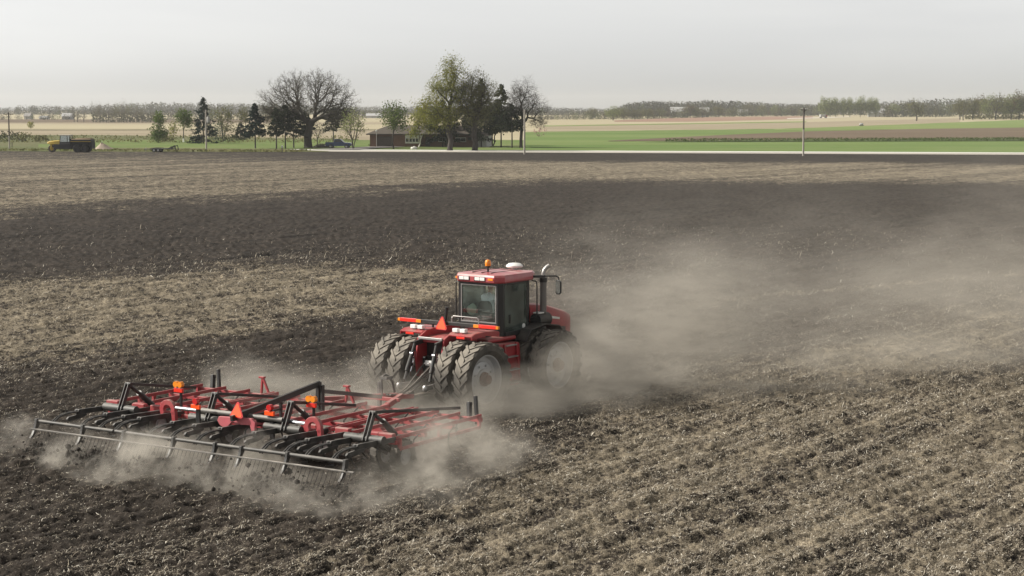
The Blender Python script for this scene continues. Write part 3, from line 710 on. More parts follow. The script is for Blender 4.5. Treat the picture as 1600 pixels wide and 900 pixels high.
def woody(segs, bark, twigm, parent, cut, leaves=None, leafm=None, extra=None):
    P = np.array([s[0] for s in segs]); Q = np.array([s[1] for s in segs]); a = np.array([s[2] for s in segs]); b = np.array([s[3] for s in segs])
    big = a >= cut
    V, F = tubes(P[big], Q[big], a[big], b[big], 7)
    mesh_np('trunk', V, F, bark, parent, smooth=True)
    V, F = tubes(P[~big], Q[~big], a[~big], b[~big], 3); idx = np.zeros(len(F), int)
    if extra is not None:
        V2, F2 = tubes(*extra, 3); F = np.concatenate([F, F2 + len(V)]); V = np.concatenate([V, V2]); idx = np.zeros(len(F), int)
    if leaves is not None:
        V2, F2 = leaves; F = np.concatenate([F, F2 + len(V)]); V = np.concatenate([V, V2]); idx = np.concatenate([idx, np.ones(len(F2), int)])
    mesh_np('crown', V, F, None, parent, mats=[twigm, leafm or twigm], midx=idx)
def sprays(g, T, n, L, r, up=.3):
    m = len(T) * n; P = np.repeat(T, n, axis=0); d = g.normal(size=(m, 3)); d[:, 2] += up; d /= np.linalg.norm(d, axis=1, keepdims=True)
    return P, P + d * L * g.uniform(.5, 1.2, (m, 1)), np.full(m, r), np.full(m, r * .5)

BARK = barkmat('dark_bark', (.060, .052, .045)); BARKG = barkmat('grey_bark', (.13, .12, .105)); TWIG = barkmat('twig', (.062, .055, .046)); TWIGG = barkmat('grey_twig', (.17, .16, .14))
BIRCH = paint('white_birch_bark', (.60, .57, .50), .8, var=.3, scale=4); PALEGUARD = paint('white_guard', (.75, .75, .72), .6)
L_OAK = leafmat('oak_buds', (.10, .095, .055), (.16, .15, .085)); L_YEL = leafmat('yellow_green_leaf', (.27, .26, .055), (.17, .19, .05), .5)
L_GRN = leafmat('fresh_green_leaf', (.095, .145, .045), (.145, .175, .06), .6); L_DRK = leafmat('dark_leaf', (.035, .045, .025), (.075, .08, .038), .5, .2)
L_OLV = leafmat('olive_leaf', (.12, .122, .055), (.175, .165, .078), .5); L_CON = leafmat('spruce_needles', (.012, .024, .022), (.028, .045, .036), .8, .1)
L_CED = leafmat('cedar_needles', (.016, .022, .015), (.036, .042, .024), .8, .1); L_GRY = leafmat('grey_green_leaf', (.085, .11, .075), (.14, .16, .11), .7)
L_BRN = leafmat('brown_bud', (.15, .105, .065), (.12, .115, .06), .4); L_PAL = leafmat('pale_spring_leaf', (.25, .28, .115), (.18, .205, .085), .25); L_PNK = leafmat('pink_blossom', (.42, .22, .24), (.30, .17, .17), .8)

def px_tree(name, label, x, yb, cat='tree', group=None, dy=0.0):
    p = at(x, yb); p.y += dy
    return thing(name, label, cat, p, random.uniform(-.3, .3) * 0, group), mpp(yb)

def broad(o, g, m, H, crowns, fork, rb, rt, n, bark, twig, leafm=None, nleaf=0, lsize=.25, lspread=.35, wig=.10, spray=0, sprayL=.6, cut=.06, shell=.45, base=(0, 0), stems=1):
    """broadleaf tree; crowns are (x, z, rx, rz) ellipses in metres about the trunk"""
    tot = sum(c[2] * c[3] for c in crowns); T = []
    for (cx, cz, rx, rz) in crowns:
        ry = rx * .9
        T.append(crown_points(g, max(6, int(n * rx * rz / tot)), (cx, 0, cz), (rx, ry, rz), shell))
    T = np.concatenate(T); T[:, 2] = np.maximum(T[:, 2], .4)
    segs = []
    if stems == 1: segs = limbs(g, (base[0], base[1], -.1), (base[0] * .3, 0, fork), T, rb, rt, wig)
    else:
        lab = np.argmin(np.linalg.norm(T[:, None, :2] - (np.stack([np.cos(np.arange(stems) * 2 * np.pi / stems), np.sin(np.arange(stems) * 2 * np.pi / stems)], 1) * T[:, :2].std())[None], axis=2), axis=1)
        for k in range(stems):
            S = T[lab == k]
            if len(S) < 2: continue
            a = 2 * np.pi * k / stems
            segs += limbs(g, (.12 * rb * 8 * math.cos(a), .12 * rb * 8 * math.sin(a), -.1), (math.cos(a) * fork * .22, math.sin(a) * fork * .22, fork), S, rb, rt, wig)
    lv = None
    if nleaf:
        C = np.repeat(T, nleaf, axis=0) + g.normal(size=(len(T) * nleaf, 3)) * lspread
        lv = quads(C, lsize, g)
    woody(segs, bark, twig, o, cut, lv, leafm, sprays(g, T, spray, sprayL, rt * .7) if spray else None)
def conifer(o, g, H, Rr, z0, leafm, bark, n=60, lean=0, taper=.85, bulge=0.0, dens=16, size=.34, trunk_r=.16):
    P, Q, ra, rb2, C = [], [], [], [], []
    for k in range(n):
        t = (k + g.uniform(0, 1)) / n; z = z0 + (H - z0) * t
        prof = (1 - t) ** taper * (1 + bulge * math.sin(math.pi * t))
        L = max(.12, Rr * prof * g.uniform(.45, 1.2)); a = g.uniform(0, 2 * math.pi)
        tip = np.array([math.cos(a) * L, math.sin(a) * L, z - L * g.uniform(.05, .3)])
        P.append((0, 0, z)); Q.append(tip); ra.append(.03); rb2.append(.01)
        m = int(1.8 * dens * (.35 + L / Rr)); s = g.uniform(.25, 1.05, (m, 1)) ** .7
        C.append(np.array([[0, 0, z]]) + (tip - np.array([0, 0, z])) * s + g.normal(size=(m, 3)) * np.array([.16, .16, .12]) * (Rr / 2.0) ** .5)
    C = np.concatenate(C); V2, F2 = quads(C, size * .62, g, 1.7)
    V, F = tubes(P, Q, np.array(ra), np.array(rb2), 3)
    idx = np.concatenate([np.zeros(len(F), int), np.ones(len(F2), int)])
    mesh_np('crown', np.concatenate([V, V2]), np.concatenate([F, F2 + len(V)]), None, o, mats=[bark, leafm], midx=idx)
    V, F = tubes([(0, 0, -.1), (0, 0, H * .4)], [(0, 0, H * .4), (0, 0, H * .97)], np.array([trunk_r, trunk_r * .7]), np.array([trunk_r * .7, .02]), 8)
    mesh_np('trunk', V, F, bark, o, smooth=True)
def bush(name, label, x, yb, w, h, leafm, n=260, size=.3, cat='bush', group=None, g=None, stems=True):
    o, m = px_tree(name, label, x, yb, cat, group); g = g or rng
    W, Hh = w * m / 2, h * m
    T = crown_points(g, n, (0, 0, Hh * .52), (W, W * .8, Hh * .5), .4); T[:, 2] = np.abs(T[:, 2])
    V2, F2 = quads(T, size, g)
    mesh_np('foliage', V2, F2, leafm, o)
    P = np.zeros((7, 3)); Q = T[:7] * .8
    V, F = tubes(P, Q, np.full(7, .03), np.full(7, .01), 4); mesh_np('stems', V, F, BARK, o)
    return o
G = lambda s: np.random.default_rng(s)

# --- the great oak beside the drive
o, m = px_tree('oak_tree', 'huge spreading oak almost bare of leaves, its thick trunk beside the drive', 482, 232)
g = G(11)
def dome(p):
    if p[2] < -.75: return None
    if abs(p[0]) < .35 and p[2] < -.2: return None
    return p
T = np.concatenate([crown_points(g, 1500, (0, 0, 66 * m), (80 * m, 62 * m, 59 * m), .27, dome), crown_points(g, 210, (54 * m, 0, 52 * m), (25 * m, 26 * m, 18 * m), .6), crown_points(g, 260, (-55 * m, 0, 53 * m), (26 * m, 26 * m, 20 * m), .6)])
T = T[T[:, 2] > 30 * m]
segs = limbs(g, (0, 0, -.1), (.2, 0, 40 * m), T, .78, .026, .17, (.22, .42), .55)
lv = quads(np.repeat(T, 6, axis=0) + g.normal(size=(len(T) * 6, 3)) * .40, .11, g)
woody(segs, BARK, TWIG, o, .10, lv, L_OAK, sprays(g, T, 4, .75, .017))

# --- evergreens and small trees left of the oak
def C(label, x, yb, yt, w, z0, seed, leafm=None, name='spruce_tree', n=70, taper=.85, bulge=0, dens=16, size=.36):
    o, m = px_tree(name, label, x, yb); conifer(o, G(seed), (yb - yt) * m, w * m / 2, z0 * m, leafm or L_CON, BARK, n, taper=taper, bulge=bulge, dens=dens, size=size); return o
C('tall dark blue-green spruce branched to the ground, just behind the pole with the transformer', 318, 225, 154, 44, 3, 21, n=110, taper=.7, bulge=.15, dens=20)
C('small round dark juniper at the left foot of the next spruce', 376, 219, 193, 26, 1, 22, L_CED, 'juniper_tree', n=50, taper=.5, bulge=.3)
C('dark spruce with a bare double stem at its foot, right of the small juniper', 399, 233, 163, 38, 22, 23, n=100, taper=.72, bulge=.2, dens=20)
C('slim dark pine on a bare pole-like trunk, first of the pines left of the oak', 432, 234, 170, 28, 24, 24, L_CED, 'pine_tree', n=60, taper=.6, bulge=.2)
C('dark pine on a thicker bare trunk, second of the pines left of the oak', 446, 233, 165, 34, 24, 25, L_CED, 'pine_tree', n=66, taper=.55, bulge=.3)
C('dark ragged pine close against the left side of the oak trunk', 459, 232, 172, 32, 26, 26, L_CED, 'pine_tree', n=60, taper=.45, bulge=.3)
C('dark bushy cedar half hidden behind the oak trunk', 476, 229, 176, 34, 18, 27, L_CED, 'cedar_tree', n=70, taper=.4, bulge=.3)
C('dark round-headed pine on a bare trunk behind the pickup truck', 521, 221, 168, 30, 18, 28, L_CED, 'pine_tree', n=60, taper=.5, bulge=.3)
def B(name, label, x, yb, H, crowns, fork, rb, seed, bark=None, twig=None, leafm=None, n=160, nleaf=10, lsize=.28, lspread=.4, spray=2, **k):
    o, m = px_tree(name, label, x, yb)
    broad(o, G(seed), m, H * m, [tuple(v * m for v in c) for c in crowns], fork * m, rb, .014, n, bark or BARK, twig or TWIG, leafm, nleaf, lsize, lspread, spray=spray, **k); return o
B('young_tree', 'bushy green young tree with yellowish lower branches, leftmost of the yard trees', 248, 224, 49, [(1, 35, 9, 13), (-3, 14, 12, 11), (8, 16, 7, 8)], 8, .10, 31, leafm=L_GRN, n=150, nleaf=13)
B('young_tree', 'light green tree with a bare stem and a white guard round its foot', 287, 223, 55, [(0, 40, 14, 14), (8, 30, 10, 8)], 20, .11, 32, leafm=L_GRN, n=150, nleaf=9)
b = MB(); b.tube((0, 0, 0), (0, 0, 1.0), .2, .17, n=10)
gd = b.build('tree_guard', PALEGUARD, None, smooth=40); gd.location = at(287, 223); tag(gd, 'white guard wrapped round the foot of the light green tree', 'tree guard')
B('sapling', 'thin twiggy yellowish sapling between the two green young trees', 272, 222, 30, [(0, 20, 8, 10)], 6, .05, 33, leafm=L_YEL, n=50, nleaf=4)
B('young_tree', 'thin olive tree with several upright stems right of the tall spruce', 349, 221, 56, [(0, 38, 18, 18), (8, 22, 12, 12)], 14, .10, 34, leafm=L_OLV, n=170, nleaf=5, stems=3)
B('young_tree', 'thin nearly bare olive tree above the small juniper', 381, 219, 56, [(0, 38, 15, 17)], 16, .09, 35, leafm=L_OLV, n=120, nleaf=4, stems=2)
bush('shrub', 'pale grey-green shrub leaning on the right side of the tall spruce', 338, 224, 28, 36, L_GRY, 340, .34)
bush('shrub', 'low dark brush filling the gap between spruce and juniper', 358, 222, 44, 12, L_DRK, 260, .3)
B('bare_tree', 'small bare tree between the oak trunk and the pickup truck', 496, 228, 42, [(0, 28, 16, 15)], 10, .10, 36, n=130, nleaf=1, leafm=L_OLV, lsize=.15)
B('young_tree', 'fresh green young tree with spreading stems, between pickup truck and house', 552, 234, 67, [(0, 46, 20, 19), (-8, 32, 12, 9), (12, 36, 10, 10)], 14, .09, 37, leafm=L_PAL, n=170, nleaf=5, lsize=.24, stems=3)
B('round_tree', 'round-headed green tree on a slim trunk in front of the garage', 615, 234, 77, [(0, 54, 24, 22), (6, 40, 18, 10)], 28, .15, 38, leafm=L_GRN, n=230, nleaf=8, lsize=.26)
# --- trees round the house
B('birch_tree', 'yellow-green birch with a leaning white trunk in front of the white bay window', 660, 231, 66, [(2, 42, 24, 22), (-14, 24, 10, 10), (14, 30, 12, 12)], 16, .13, 39, BIRCH, TWIG, L_YEL, n=210, nleaf=11, base=(-.8, 0))
B('tall_tree', 'tallest tree, its ragged yellow-green crown rising over the house', 703, 237, 154, [(4, 122, 22, 30), (-14, 96, 26, 26), (-32, 66, 26, 24), (12, 84, 24, 30), (-8, 54, 26, 20)], 44, .50, 40, BARK, TWIG, L_YEL, n=760, nleaf=20, lsize=.17, lspread=.46, cut=.09, spray=3)
B('tall_tree', 'big dark olive tree with a thick double trunk in the middle of the lawn', 742, 237, 132, [(0, 100, 24, 30), (18, 84, 26, 28), (-14, 84, 20, 26), (0, 60, 34, 22)], 36, .55, 41, BARK, TWIG, L_OLV, n=720, nleaf=18, lsize=.16, lspread=.46, cut=.09, spray=3)
C('dark cedar filling the space behind the tallest tree', 692, 231, 158, 46, 12, 42, L_CED, 'cedar_tree', n=100, taper=.45, bulge=.3, dens=20)
C('tall dark spruce whose crown stands inside the big olive tree', 752, 231, 124, 44, 14, 43, L_CED, 'spruce_tree', n=130, taper=.6, bulge=.2, dens=18)
C('pointed dark spruce with its spire showing right of the big olive tree', 783, 231, 134, 44, 26, 44, L_DRK, 'spruce_tree', n=120, taper=.55, bulge=.2, dens=20)
C('wide dark cedar hanging low over the front of the house', 725, 230, 166, 56, 16, 45, L_CED, 'cedar_tree', n=110, taper=.3, bulge=.3, dens=18)
C('dark cedar on a slim bare trunk, last evergreen towards the open field', 800, 232, 164, 42, 30, 46, L_CED, 'cedar_tree', n=90, taper=.4, bulge=.3, dens=18)
B('cedar_tree', 'dark spreading many-stemmed cedar at the right end of the house', 769, 229, 70, [(0, 44, 28, 22), (10, 36, 22, 14)], 16, .14, 47, BARK, BARK, L_CED, n=260, nleaf=12, lsize=.34, lspread=.5, stems=4)
B('bare_tree', 'large bare tree with fanned branches at the right end of the yard', 814, 232, 114, [(4, 82, 26, 32), (22, 62, 26, 26), (-8, 68, 22, 26), (26, 40, 18, 10)], 36, .32, 48, BARK, BARK, None, n=760, nleaf=0, spray=7, sprayL=1.0, cut=.07)
bush('redbud_shrub', 'pinkish blossoming shrub right of the large bare tree', 843, 214, 26, 16, L_PNK, 150, .22)
for x, y, w, h, lm, lab in ((583, 229, 16, 5, L_DRK, 'low dark shrub at the left corner of the garage'), (668, 230, 14, 8, L_DRK, 'dark clipped shrub under the birch'), (702, 231, 16, 10, L_DRK, 'dark shrub against the brick front behind the tallest tree'),
                            (676, 229, 10, 20, L_DRK, 'tall narrow dark shrub beside the front door')):
    bush('shrub', lab, x, y, w, h, lm, 160, .24)
for x, y, w, h, lm, lab in ((12, 222, 40, 18, L_DRK, 'dark brushy bush left of the leftmost utility pole'), (36, 222, 34, 16, L_OLV, 'olive bush just right of the leftmost utility pole'), (64, 221, 30, 10, L_OLV, 'low olive weeds clump behind the front wheel of the yellow spreader'),
                            (48, 201, 12, 12, L_YEL, 'small yellow bush out in the pale field'), (258, 222, 34, 12, L_OLV, 'low olive brush at the foot of the bushy green young tree')):
    bush('bush', lab, x, y, w, h, lm, 260, .34)

# --- far trees: three bare-tree shapes for the copse, three for the grove, shared by copies
def proto(seed, H, W, leafm, n, nleaf, lsize, rb, zfrac=.55, fork=.3, twig=None, cut=.12, spray=2, bark=None, lspread=.9):
    o = thing('bare_tree', 'x', 'tree'); g = G(seed)
    cr = [(0, H * zfrac, W * .42, H * .42), (W * .22, H * (zfrac - .06), W * .32, H * .30), (-W * .22, H * (zfrac - .08), W * .32, H * .30)]
    broad(o, g, 1, H, cr, H * fork, rb, .04, n, bark or BARKG, twig or TWIGG, leafm, nleaf, lsize, lspread, spray=spray, sprayL=1.4, cut=cut)
    return o
USED = set()
def plant(pr, x, yb, s, sx=1.0, name=None, label=None, group=None):
    o = copy_tree(pr) if pr in USED else pr
    USED.add(pr)
    if name: o.name = name
    if 'group' in o: del o['group']
    o.location = at(x, yb); o.scale = (s * sx, s * sx, s); o.rotation_euler = (0, 0, random.uniform(0, 6.28))
    o['label'] = label; o['category'] = 'tree'
    if group: o['group'] = group
    return o
gr = [proto(61 + i, 17, 9, [L_OLV, None, L_BRN, L_OLV][i], 100, [2, 0, 2, 4][i], .40, .30, .60, .12, spray=2) for i in range(4)]
GL = 'tall thin grey tree in the dense bare copse beyond the pale field'
xs = [146, 150, 156, 161, 166, 170, 176, 180, 186, 190, 194, 199, 204, 208, 213, 218, 223, 228, 233, 239, 153, 173, 197, 221]
tops = [158, 156, 158, 163, 160, 159, 160, 158, 157, 158, 156, 158, 157, 160, 162, 163, 163, 162, 168, 172, 164, 166, 165, 167]
for k, (x, yt) in enumerate(zip(xs, tops)):
    yb = 191.5 + (k % 3) * .25; yt += [0, 5, 2, 8, 3][k % 5]
    plant(gr[k % 4], x, yb, (yb - yt) * mpp(yb) / 17 * 1.06, .85, 'copse_tree', GL, 'trees of the bare copse')
for x, yb, yt, lab in ((116, 191, 166, 'dark short tree standing alone left of the copse'), (121, 191, 168, 'small dark tree touching the left end of the copse'), (131, 191, 170, 'low dark tree between the lone dark tree and the copse')):
    plant(gr[2], x, yb, (yb - yt) * mpp(yb) / 17, 1.3, 'far_tree', lab)
gv = [proto(71 + i, 20, 18, [L_OLV, L_BRN, L_OLV, L_PAL][i], 260, [8, 9, 3, 8][i], .6, .5, .56, .22, twig=TWIG, bark=BARK, cut=.16) for i in range(4)]
for k, (x, yb, yt, kind, lab) in enumerate((
        (1500, 187, 149, 0, 'olive spreading tree at the left end of the right-hand grove'), (1505, 188, 150, 2, 'thin trunked tree second from the left in the grove'), (1520, 187, 147, 0, 'olive tree third from the left in the grove'),
        (1532, 186, 145, 1, 'brownish budding tree in the left half of the grove'), (1546, 186.5, 144, 3, 'pale green tree in the middle of the grove'), (1556, 187, 139, 2, 'tall pale bare tree with a leaning dark trunk in the grove'),
        (1568, 186.5, 146, 0, 'olive tree right of the leaning trunk in the grove'), (1580, 187, 142, 3, 'light green tree right of the middle of the grove'), (1592, 187, 138, 1, 'tall brown-tinged tree at the right edge of the photo'),
        (1604, 187, 137, 0, 'tall olive tree cut by the right edge of the photo'))):
    plant(gv[kind], x, yb, (yb - yt) * mpp(yb) / 20 * .95, .95, 'grove_tree', lab, 'trees of the grove at right')
for x, yb, yt in ((1622, 187, 140), (1641, 187, 138), (1662, 188, 142), (1684, 187, 139)):
    plant(gv[int(x) % 4], x, yb, (yb - yt) * mpp(yb) / 20, .95, 'grove_tree', 'tree of the grove past the right edge of the photo', 'trees of the grove at right')
plant(gv[2], 1432, 189, (189 - 150) * mpp(189) / 20, 1.15, 'lone_oak', 'lone dark spreading oak standing in the tan field left of the grove'); 
plant(gv[2], 1462, 184, (184 - 166) * mpp(184) / 20, .5, 'far_tree', 'small slim dark tree between the lone oak and the grove')
pp_ = [proto(81 + i, 22, 13, L_PAL, 170, 16, .7, .3, .54, .10, lspread=1.3) for i in range(2)]
for x, yb, yt, lab in ((1288, 183, 148, 'pale green poplar behind the far gravel road, leftmost of the poplars'), (1297, 183, 149, 'pale green poplar second from the left of the poplars'), (1306, 183, 149, 'pale green poplar third from the left of the poplars'), (1318, 183, 150, 'lower pale poplar right of the gap-free clump'),
                       (1328, 183, 149, 'pale poplar just left of the gap in the row'), (1344, 183, 147, 'slim pale poplar standing in the gap of the row'), (1358, 183, 149, 'bright green poplar left of the row end'), (1368, 183, 150, 'bright green poplar at the right end of the row')):
    plant(pp_[int(x) % 2], x, yb, (yb - yt) * mpp(yb) / 22 * .95, 1.0, 'poplar_tree', lab, 'pale green poplars at the far road')
for x, yb, yt, w, kind, lab in ((925, 186, 166, 1.1, 0, 'dark far tree behind a tiny white house'), (958, 188, 164, 1.4, 3, 'greenish far tree at the left foot of the wooded hill'), (975, 187, 168, 1.3, 0, 'low olive tree left of the reddish field'), (992, 187, 168, 1.3, 2, 'grey far tree above the left tip of the reddish field'),
                          (1012, 186, 167, 1.3, 0, 'olive far tree left of the long white building'), (1030, 185, 166, 1.3, 2, 'bare grey far tree left of the white building'), (1078, 184, 161, 1.2, 1, 'brownish far tree right of the long white building'), (1098, 184, 164, 1.4, 2, 'grey far tree between two white buildings'),
                          (1122, 183, 163, 1.3, 0, 'dark far tree on the skyline right of the white buildings'), (1144, 182, 164, 1.3, 2, 'grey far tree above the reddish field'), (1168, 181, 158, 1.1, 2, 'tall bare far tree breaking the skyline'), (1190, 181, 162, 1.3, 0, 'olive far tree right of the tall bare one'),
                          (1212, 181, 163, 1.3, 3, 'greenish far tree left of the slim field pole'), (1236, 181, 164, 1.4, 0, 'dark far tree touching the slim field pole'), (1266, 181, 163, 1.2, 2, 'grey far tree right of the slim field pole'), (1395, 183, 160, 1.3, 3, 'green low tree right of the poplars'), (1412, 182, 158, 1.2, 0, 'olive tree left of the lone oak')):
    plant(gv[kind], x, yb, (yb - yt) * mpp(yb) / 20, w, 'far_tree', lab)

for q in gr + gv + pp_:
    if q not in USED:
        for c in list(q.children): bpy.data.objects.remove(c)
        bpy.data.objects.remove(q)
# ------------------------------------------------------------------ ground, soil, fields
ROADDIR = (at(1600, 242) - at(0, 234.5)); ROADDIR.z = 0; ROADDIR.normalize(); RA = math.atan2(ROADDIR.y, ROADDIR.x)
ROADN = Vector((-ROADDIR.y, ROADDIR.x, 0))
ROAD0 = (at(0, 234.5) + at(1600, 242)) / 2        # a point on the near foot of the road
HD = R(36.0)                                       # the direction the field is worked
def soil_cover_nodes(nt, P):
    """how much dry residue lies on the soil: bands left by the passes of the cultivator, in field coordinates"""
    sep = N(nt, 'ShaderNodeSeparateXYZ', {0: P}); X, Y = sep.outputs[0], sep.outputs[1]
    n1 = noise(nt, P, .035, 4, .6); n2 = noise(nt, P, .16, 3, .6)
    wob = M_(nt, 'ADD', M_(nt, 'MULTIPLY_ADD', n1, 34, -17), M_(nt, 'MULTIPLY_ADD', n2, 14, -7))
    r = M_(nt, 'SUBTRACT', M_(nt, 'MULTIPLY', X, math.cos(HD)), M_(nt, 'MULTIPLY', Y, math.sin(HD)))
    s = M_(nt, 'ADD', M_(nt, 'MULTIPLY', X, math.sin(HD)), M_(nt, 'MULTIPLY', Y, math.cos(HD)))
    k = smooth(nt, Y, 40, 110)                                   # far edges wander more
    rw = M_(nt, 'ADD', r, M_(nt, 'MULTIPLY', wob, M_(nt, 'MULTIPLY_ADD', k, .8, .16)))
    def band(v, a, b, c, d): return M_(nt, 'MULTIPLY', smooth(nt, v, a, b), smooth(nt, v, c, d, 1.0, 0.0))
    # tan strip seen left of the tractor; it fades ahead of the machine
    tan = M_(nt, 'MULTIPLY', band(rw, -80, -66, -52, -40), smooth(nt, M_(nt, 'ADD', s, wob), 60, 92, .80, .12))
    # older, dried strip towards the camera's right
    near = M_(nt, 'MULTIPLY', smooth(nt, M_(nt, 'ADD', rw, smooth(nt, X, -5, 9, 0, 7)), -27.5, -19), .80)
    # field beyond the dark pass
    far = M_(nt, 'MULTIPLY', smooth(nt, rw, -126, -94, 1.0, 0.0), .78)
    # dark headland along the road, and a dark lens towards the right of the far part
    q = M_(nt, 'ADD', M_(nt, 'SUBTRACT', M_(nt, 'MULTIPLY', Y, math.cos(RA)), M_(nt, 'MULTIPLY', X, math.sin(RA))), M_(nt, 'MULTIPLY', wob, .9))
    q0 = ROAD0.y * math.cos(RA) - ROAD0.x * math.sin(RA)
    head = M_(nt, 'MULTIPLY', smooth(nt, q, q0 - 80, q0 - 18), smooth(nt, X, -70, 25, .25, 1.0))
    far = M_(nt, 'MULTIPLY', far, M_(nt, 'SUBTRACT', 1.0, M_(nt, 'MULTIPLY', head, .92)))
    far2 = M_(nt, 'MULTIPLY', band(q, q0 - 158, q0 - 108, q0 - 66, q0 - 22), smooth(nt, X, -40, 0))
    far = M_(nt, 'MAXIMUM', far, M_(nt, 'MULTIPLY', far2, .85))
    cov = M_(nt, 'MAXIMUM', M_(nt, 'MAXIMUM', tan, near), far)
    A2 = R(50.6); r2 = M_(nt, 'ADD', M_(nt, 'SUBTRACT', M_(nt, 'MULTIPLY', X, math.cos(A2)), M_(nt, 'MULTIPLY', Y, math.sin(A2))), M_(nt, 'MULTIPLY', wob, .12))
    cov = M_(nt, 'MAXIMUM', cov, M_(nt, 'MULTIPLY', M_(nt, 'MULTIPLY', band(r2, -54.6, -53.8, -53.2, -52.2), smooth(nt, X, 3, 9)), .62))
    RS = N(nt, 'ShaderNodeCombineXYZ', {0: r, 1: M_(nt, 'MULTIPLY', s, .045)})
    st1 = noise(nt, RS.outputs[0], .95, 3, .6); RS2 = N(nt, 'ShaderNodeCombineXYZ', {0: r, 1: M_(nt, 'MULTIPLY', s, .03)}); st2 = noise(nt, RS2.outputs[0], .16, 3, .6)
    k2 = smooth(nt, Y, 45, 130)
    stv = M_(nt, 'ADD', M_(nt, 'MULTIPLY', M_(nt, 'SUBTRACT', st1, .5), M_(nt, 'MULTIPLY_ADD', k2, -.35, .85)), M_(nt, 'MULTIPLY', M_(nt, 'SUBTRACT', st2, .5), M_(nt, 'MULTIPLY_ADD', k2, .6, .4)))
    cov = M_(nt, 'ADD', cov, M_(nt, 'MULTIPLY', stv, M_(nt, 'MULTIPLY_ADD', cov, .85, .18)), clamp=True)
    return cov, r, s
def soil_cover(X, Y):
    r = X * math.cos(HD) - Y * math.sin(HD); s = X * math.sin(HD) + Y * math.cos(HD)
    ss = lambda v, a, b: (lambda t: t * t * (3 - 2 * t))(np.clip((v - a) / (b - a), 0, 1))
    tan = ss(r, -75, -69) * (1 - ss(r, -50, -41)) * (.8 - .68 * ss(s, 60, 92))
    near = ss(r + 7 * ss(X, -5, 9), -27.5, -19) * .80
    r2 = X * math.cos(R(50.6)) - Y * math.sin(R(50.6)); w = ss(r2, -54.6, -53.8) * (1 - ss(r2, -53.2, -52.2)) * ss(X, 3, 9) * .62
    far = (1 - ss(r, -117, -104)) * .72
    return np.maximum(np.maximum(np.maximum(tan, near), w), far)

